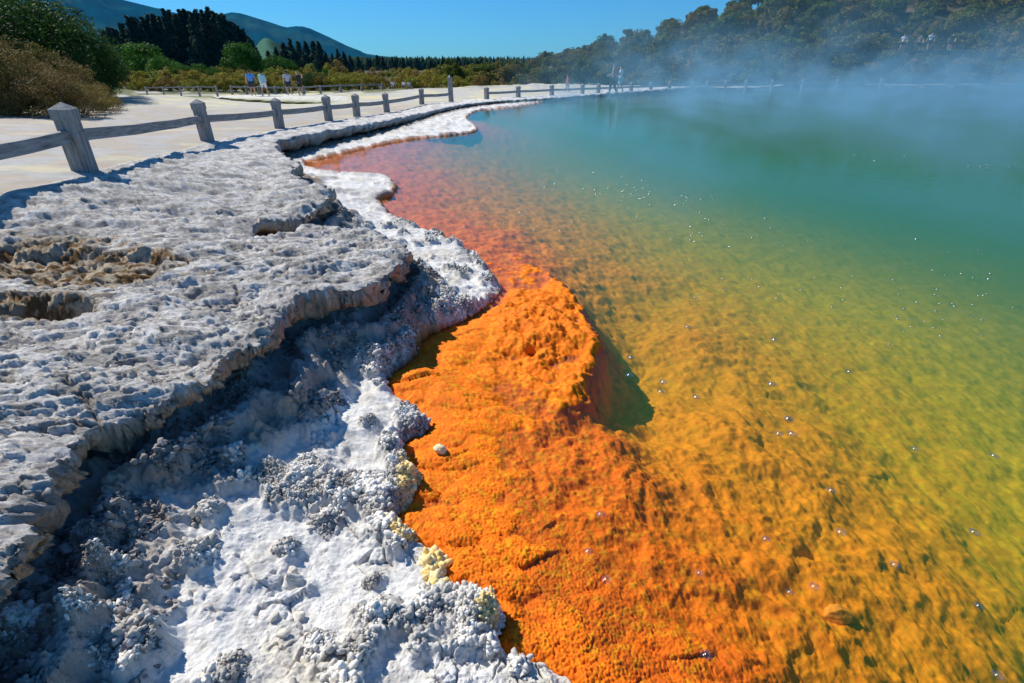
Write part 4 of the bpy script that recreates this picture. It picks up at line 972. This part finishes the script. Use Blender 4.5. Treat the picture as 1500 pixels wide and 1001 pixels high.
boxm('deck', P_[0], P_[2], 3.0, zt-.2, zt, M_dark, root)
for k in range(7):
    t = k/6; x = P_[0][0]*(1-t)+P_[2][0]*t; y = P_[0][1]*(1-t)+P_[2][1]*t; nx, ny = -math.sin(P_[1][2])*1.4, -math.cos(P_[1][2])*1.4
    boxm('post', (x+nx-.05, y+ny), (x+nx+.05, y+ny), .1, zt-2.5, zt+.8, M_dark, root)
boxm('rail', (P_[0][0]+nx, P_[0][1]+ny), (P_[2][0]+nx, P_[2][1]+ny), .08, zt+.7, zt+.8, M_dark, root)

# ------------------------------------------------------------------ far pylons on the ridge
M_steel = simple('galvanised steel', (.25, .26, .27), .5)
for u, lb in ((768, 'left lattice power pylon on the far horizon'), (783, 'right lattice power pylon on the far horizon')):
    b0 = aty(u, 93, 1480); root = empty('power_pylon', (b0[0], b0[1], 2)); tag(root, lb, 'pylon', 'power pylons on the horizon')
    Hp = aty(u, 83, 1480)[2]-2; pt = []
    for a in (-1, 1):
        for b in (-1, 1): pt.append(([(a*2.6, b*2.6, 0), (a*.6, b*.6, Hp*.75), (a*.2, b*.2, Hp)], .28, .2))
    tubes(pt, 'tower', M_steel, root)
    tubes([([(-5, 0, Hp*f_), (0, 0, Hp*f_+.4), (5, 0, Hp*f_)], .25, .25) for f_ in (.72, .9)], 'crossarm', M_steel, root)

# ------------------------------------------------------------------ stones
def stone(name, loc, r_, m, label, cat='stone', seed=0, sq=(1, .8, .6), group=None, rz=0., knob=0):
    bm = bmesh.new(); bmesh.ops.create_icosphere(bm, subdivisions=4, radius=1)
    V = np.array([v.co[:] for v in bm.verts]); g = np.random.default_rng(seed)
    for _ in range(9):                       # flat chipped faces
        n_ = g.normal(0, 1, 3); n_ /= np.linalg.norm(n_); dd = V@n_; c_ = g.uniform(.6, .85); V = V-np.clip(dd-c_, 0, 1)[:, None]*n_*.9
    V *= (1+.05*fbm(V[:, 0]*2.5+seed, V[:, 1]*2.5+V[:, 2]*3, seed, 4))[:, None]
    if knob: V *= (1+knob*knobs(V[:, 0]*.06+5*V[:, 2]*.02, V[:, 1]*.06+V[:, 2]*.05, .02, seed))[:, None]
    V *= np.array(sq)*r_
    fs = [tuple(v.index for v in f.verts) for f in bm.faces]; bm.free()
    o = newobj(name, V, fs, m, smooth=True); o.location = loc; o.rotation_euler = (0, 0, rz); return tag(o, label, cat, group)
M_st = simple('pale stone', (.66, .61, .52), .9, .2, 30, .5); M_gs = simple('cool grey stone', (.36, .36, .38), .9, .2, 30, .5); M_os = simple('orange coated stone', (.80, .30, .02), .8, .25, 25, .6); M_cr = simple('cream sinter', (.80, .66, .40), .9, .2, 60, .6)  # M_gs is one even bluish grey for all the grey stones
from mathutils.bvhtree import BVHTree
_ti = [bpy.data.objects[k] for k in ('terrace', 'pool_bed')]
_grid = np.concatenate([tv, np.array([v.co[:] for v in bpy.data.objects['pool_bed'].data.vertices if v.co.x**2+v.co.y**2 < 60], np.float32)])
def tz_at(x, y):
    d_ = (_grid[:, 0]-x)**2+(_grid[:, 1]-y)**2; return float(_grid[np.argpartition(d_, 5)[:5], 2].mean())
def on(u, v, z):
    for _ in range(4):
        p = at(u, v, z); z = tz_at(p[0], p[1])
    return at(u, v, z)
for i, (u, v, z_, r_, lb, m) in enumerate([(98,806,.2,.030,'grey angular stone in the shade below the overhang, upper of two',M_gs),(62,856,.2,.030,'grey slab-like stone in the shade below the overhang, lower of two',M_gs),
        (318,598,.2,.020,'small grey stone lodged in the dark cavity under the rock shelf',M_gs),(380,668,.15,.016,'small pale stone at the edge of the shelf shadow',M_st),
        (438,905,.08,.028,'cream angular stone on the white crust at the bottom, largest of the heap',M_st),(415,930,.08,.022,'cream angular stone at the lower left of the small heap',M_st),(402,905,.08,.020,'cream stone at the upper left of the small heap',M_st),
        (428,838,.08,.024,'pale rounded stone on the white crust above the small heap',M_st),(545,958,.06,.012,'tiny grey stone near the bottom of the white crust',M_gs),(262,760,.15,.020,'pale stone on the shaded slope',M_st),(345,845,.1,.018,'small grey pebble left of the pale rounded stone',M_gs)]):
    p = on(u, v, z_); stone('stone', (p[0], p[1], p[2]+r_*.25), r_, m, lb, seed=40+i, rz=i*1.3)
p = on(1225, 905, -.15); stone('stone', (p[0], p[1], p[2]+.02), .05, M_os, 'rounded orange stone lying on the bed under shallow water', seed=61, sq=(1.15, .8, .7))
p = on(646, 662, .0); stone('sinter_lump', (p[0], p[1], p[2]+.012), .034, M_cr, 'cream knobbly sinter lump standing alone in the orange crust', cat='rock', seed=63, sq=(1, .8, .8), knob=.3)

# ------------------------------------------------------------------ bubbles on the water
def bubble_mat():
    m = bpy.data.materials.new('bubble film'); m.use_nodes = True; n = m.node_tree; n.nodes.clear()
    out = nd(n, 'ShaderNodeOutputMaterial'); tr = nd(n, 'ShaderNodeBsdfTransparent'); gl = nd(n, 'ShaderNodeBsdfGlossy', Roughness=.22)
    lw = nd(n, 'ShaderNodeLayerWeight', Blend=.35); mx = nd(n, 'ShaderNodeMixShader'); gl.inputs[0].default_value = (.65, .68, .6, 1)
    mr = nd(n, 'ShaderNodeMapRange'); mr.inputs['To Min'].default_value = .12; mr.inputs['To Max'].default_value = .9
    n.links.new(lw.outputs['Facing'], mr.inputs[0]); n.links.new(mr.outputs[0], mx.inputs[0]); n.links.new(tr.outputs[0], mx.inputs[1]); n.links.new(gl.outputs[0], mx.inputs[2]); n.links.new(mx.outputs[0], out.inputs[0])
    return m
M_bub = bubble_mat()
def dome():
    vs = []; fs = []; N = 18
    prof_ = [(1.9, .0), (1.6, .10), (1.3, .02), (1.02, .16), (.95, .35), (.8, .60), (.55, .83), (.28, .95)]
    for r_, z_ in prof_:
        for k in range(N): a = k*2*math.pi/N; vs.append((r_*math.cos(a), r_*math.sin(a), z_))
    vs.append((0, 0, 1))
    for i in range(len(prof_)-1):
        for k in range(N): fs.append((i*N+k, i*N+(k+1) % N, (i+1)*N+(k+1) % N, (i+1)*N+k))
    for k in range(N): fs.append(((len(prof_)-1)*N+k, (len(prof_)-1)*N+(k+1) % N, len(vs)-1))
    return vs, fs
dv, df = dome(); dome_o = newobj('bubble', dv, df, M_bub, smooth=True); firstb = [True]
def bubble(u, v, r_, label, group):
    if firstb[0]: o = dome_o; firstb[0] = False
    else: o = dome_o.copy(); COL.objects.link(o)
    p = at(u, v, 0); o.location = (p[0], p[1], .0015); o.scale = (r_, r_, r_*.8); o['label'] = label; o['category'] = 'bubble'
    if group: o['group'] = group
for u, v in [(1122,790),(1193,860),(1155,614),(1141,636),(1160,636),(1218,719),(1232,780),(1311,828),(1434,888),(1340,658),(1456,668),(1427,780),(1130,563),(1025,840),(862,808),(880,754),(888,850),(1007,479),(924,524),(922,550),(972,560),(1020,582),(1134,498),(1035,960),(1462,990),(1244,545),(968,574),(1157,868)]:
    d_ = at(u, v, 0); bubble(u, v, (.0055+.003*random.random())*(1+.25*np.hypot(*d_[:2])), 'clear water bubble floating over the orange and yellow shallows', 'bubbles over the shallows')
g = np.random.default_rng(9)
for (cu, cv, su, sv_, n_) in [(935,285,45,22,26),(1010,285,30,12,12),(870,270,50,25,12),(1000,330,80,30,16),(1120,340,90,35,14),(1400,430,80,45,24),(1330,475,70,35,14),(1100,430,90,30,10),(760,300,60,30,10),(1460,245,40,4,9),(1300,235,60,8,4),(1250,420,60,30,8),(820,330,50,25,8)]:
    for _ in range(n_):
        u = g.normal(cu, su*.6); v = g.normal(cv, sv_*.6)
        d_ = at(u, v, 0); bubble(u, v, (.007+.008*g.random())*np.hypot(*d_[:2])/7, 'tiny bright bubble in the clusters rising farther out in the green water', 'small bubbles farther out')

# ------------------------------------------------------------------ steam over the pool
def steam_mat():
    m = bpy.data.materials.new('steam'); m.use_nodes = True; n = m.node_tree; n.nodes.clear()
    out = nd(n, 'ShaderNodeOutputMaterial'); pv = nd(n, 'ShaderNodeVolumePrincipled'); pv.inputs['Color'].default_value = (.32, .72, 1.0, 1); pv.inputs['Anisotropy'].default_value = .2
    tc = nd(n, 'ShaderNodeTexCoord'); mp = nd(n, 'ShaderNodeMapping'); mp.inputs['Scale'].default_value = (.42, .26, .50); mp.inputs['Rotation'].default_value = (0, .6, .3)
    no = nd(n, 'ShaderNodeTexNoise', Scale=1.0, Detail=5., Roughness=.62, Distortion=.9); n.links.new(tc.outputs['Object'], mp.inputs[0]); n.links.new(mp.outputs[0], no.inputs['Vector'])
    sp = nd(n, 'ShaderNodeSeparateXYZ'); n.links.new(tc.outputs['Object'], sp.inputs[0])
    def mth(op, a, b=None, c=None):
        q = nd(n, 'ShaderNodeMath', operation=op)
        for i, v in enumerate((a, b, c)):
            if v is None: continue
            if isinstance(v, (int, float)): q.inputs[i].default_value = v
            else: n.links.new(v, q.inputs[i])
        return q.outputs[0]
    def mrr(v, a, b, c, d_, st='SMOOTHSTEP'):
        q = nd(n, 'ShaderNodeMapRange', interpolation_type=st); n.links.new(v, q.inputs['Value'])
        for k_, x in zip(('From Min', 'From Max', 'To Min', 'To Max'), (a, b, c, d_)): q.inputs[k_].default_value = x
        return q.outputs[0]
    wisp = mrr(no.outputs[0], .45, .62, 0., 1.15)
    hz = mth('POWER', 2.718, mth('MULTIPLY', sp.outputs[2], -.80))
    top = mrr(sp.outputs[2], 3.6, 7.0, 1., 0.)
    ry = mrr(sp.outputs[1], 5., 30., .5, 1.)
    rx = mrr(mth('SUBTRACT', sp.outputs[0], mth('MULTIPLY', mth('MAXIMUM', mth('SUBTRACT', sp.outputs[1], 30.), 0.), .62)), -1.3, 5., 0., 1.)
    d_ = mth('MULTIPLY', mth('MULTIPLY', wisp, mth('ADD', hz, .002)), mth('MULTIPLY', mth('MULTIPLY', ry, rx), top))
    n.links.new(mth('MULTIPLY', d_, STEAM), pv.inputs['Density']); n.links.new(pv.outputs[0], out.inputs['Volume'])
    return m
STEAM = .20
px_ = [(-1.0, 7), (3, 5), (12, 5), (45, 30), (66, 54), (52, 58), (26, 50), (8, 46), (-1.5, 30)]
vs = [(x, y, .02) for x, y in px_]+[(x, y, 8.6) for x, y in px_]; N = len(px_)
st = newobj('steam', vs, [list(range(N))[::-1], list(range(N, 2*N))]+[[i, (i+1) % N, N+(i+1) % N, N+i] for i in range(N)], steam_mat())
bm = bmesh.new(); bm.from_mesh(st.data); bmesh.ops.recalc_face_normals(bm, faces=bm.faces); bm.to_mesh(st.data); bm.free()
tag(st, 'thin bluish-white steam drifting over the far side of the hot pool', 'steam', kind='stuff')

# ------------------------------------------------------------------ air
m = bpy.data.materials.new('hazy air'); m.use_nodes = True; n = m.node_tree; n.nodes.clear()
out = nd(n, 'ShaderNodeOutputMaterial'); pv = nd(n, 'ShaderNodeVolumePrincipled'); pv.inputs['Color'].default_value = (.04, .42, 1, 1); pv.inputs['Density'].default_value = .00004
n.links.new(pv.outputs[0], out.inputs['Volume'])
vs = [(x, y, z_) for z_ in (-24, 900) for x, y in ((-9000, -60), (9000, -60), (9000, 9300), (-9000, 9300))]
hz = newobj('haze', vs, [(3, 2, 1, 0), (4, 5, 6, 7), (0, 1, 5, 4), (1, 2, 6, 5), (2, 3, 7, 6), (3, 0, 4, 7)], m)
tag(hz, 'thin blue haze in the air between here and the mountains', 'haze', kind='stuff')
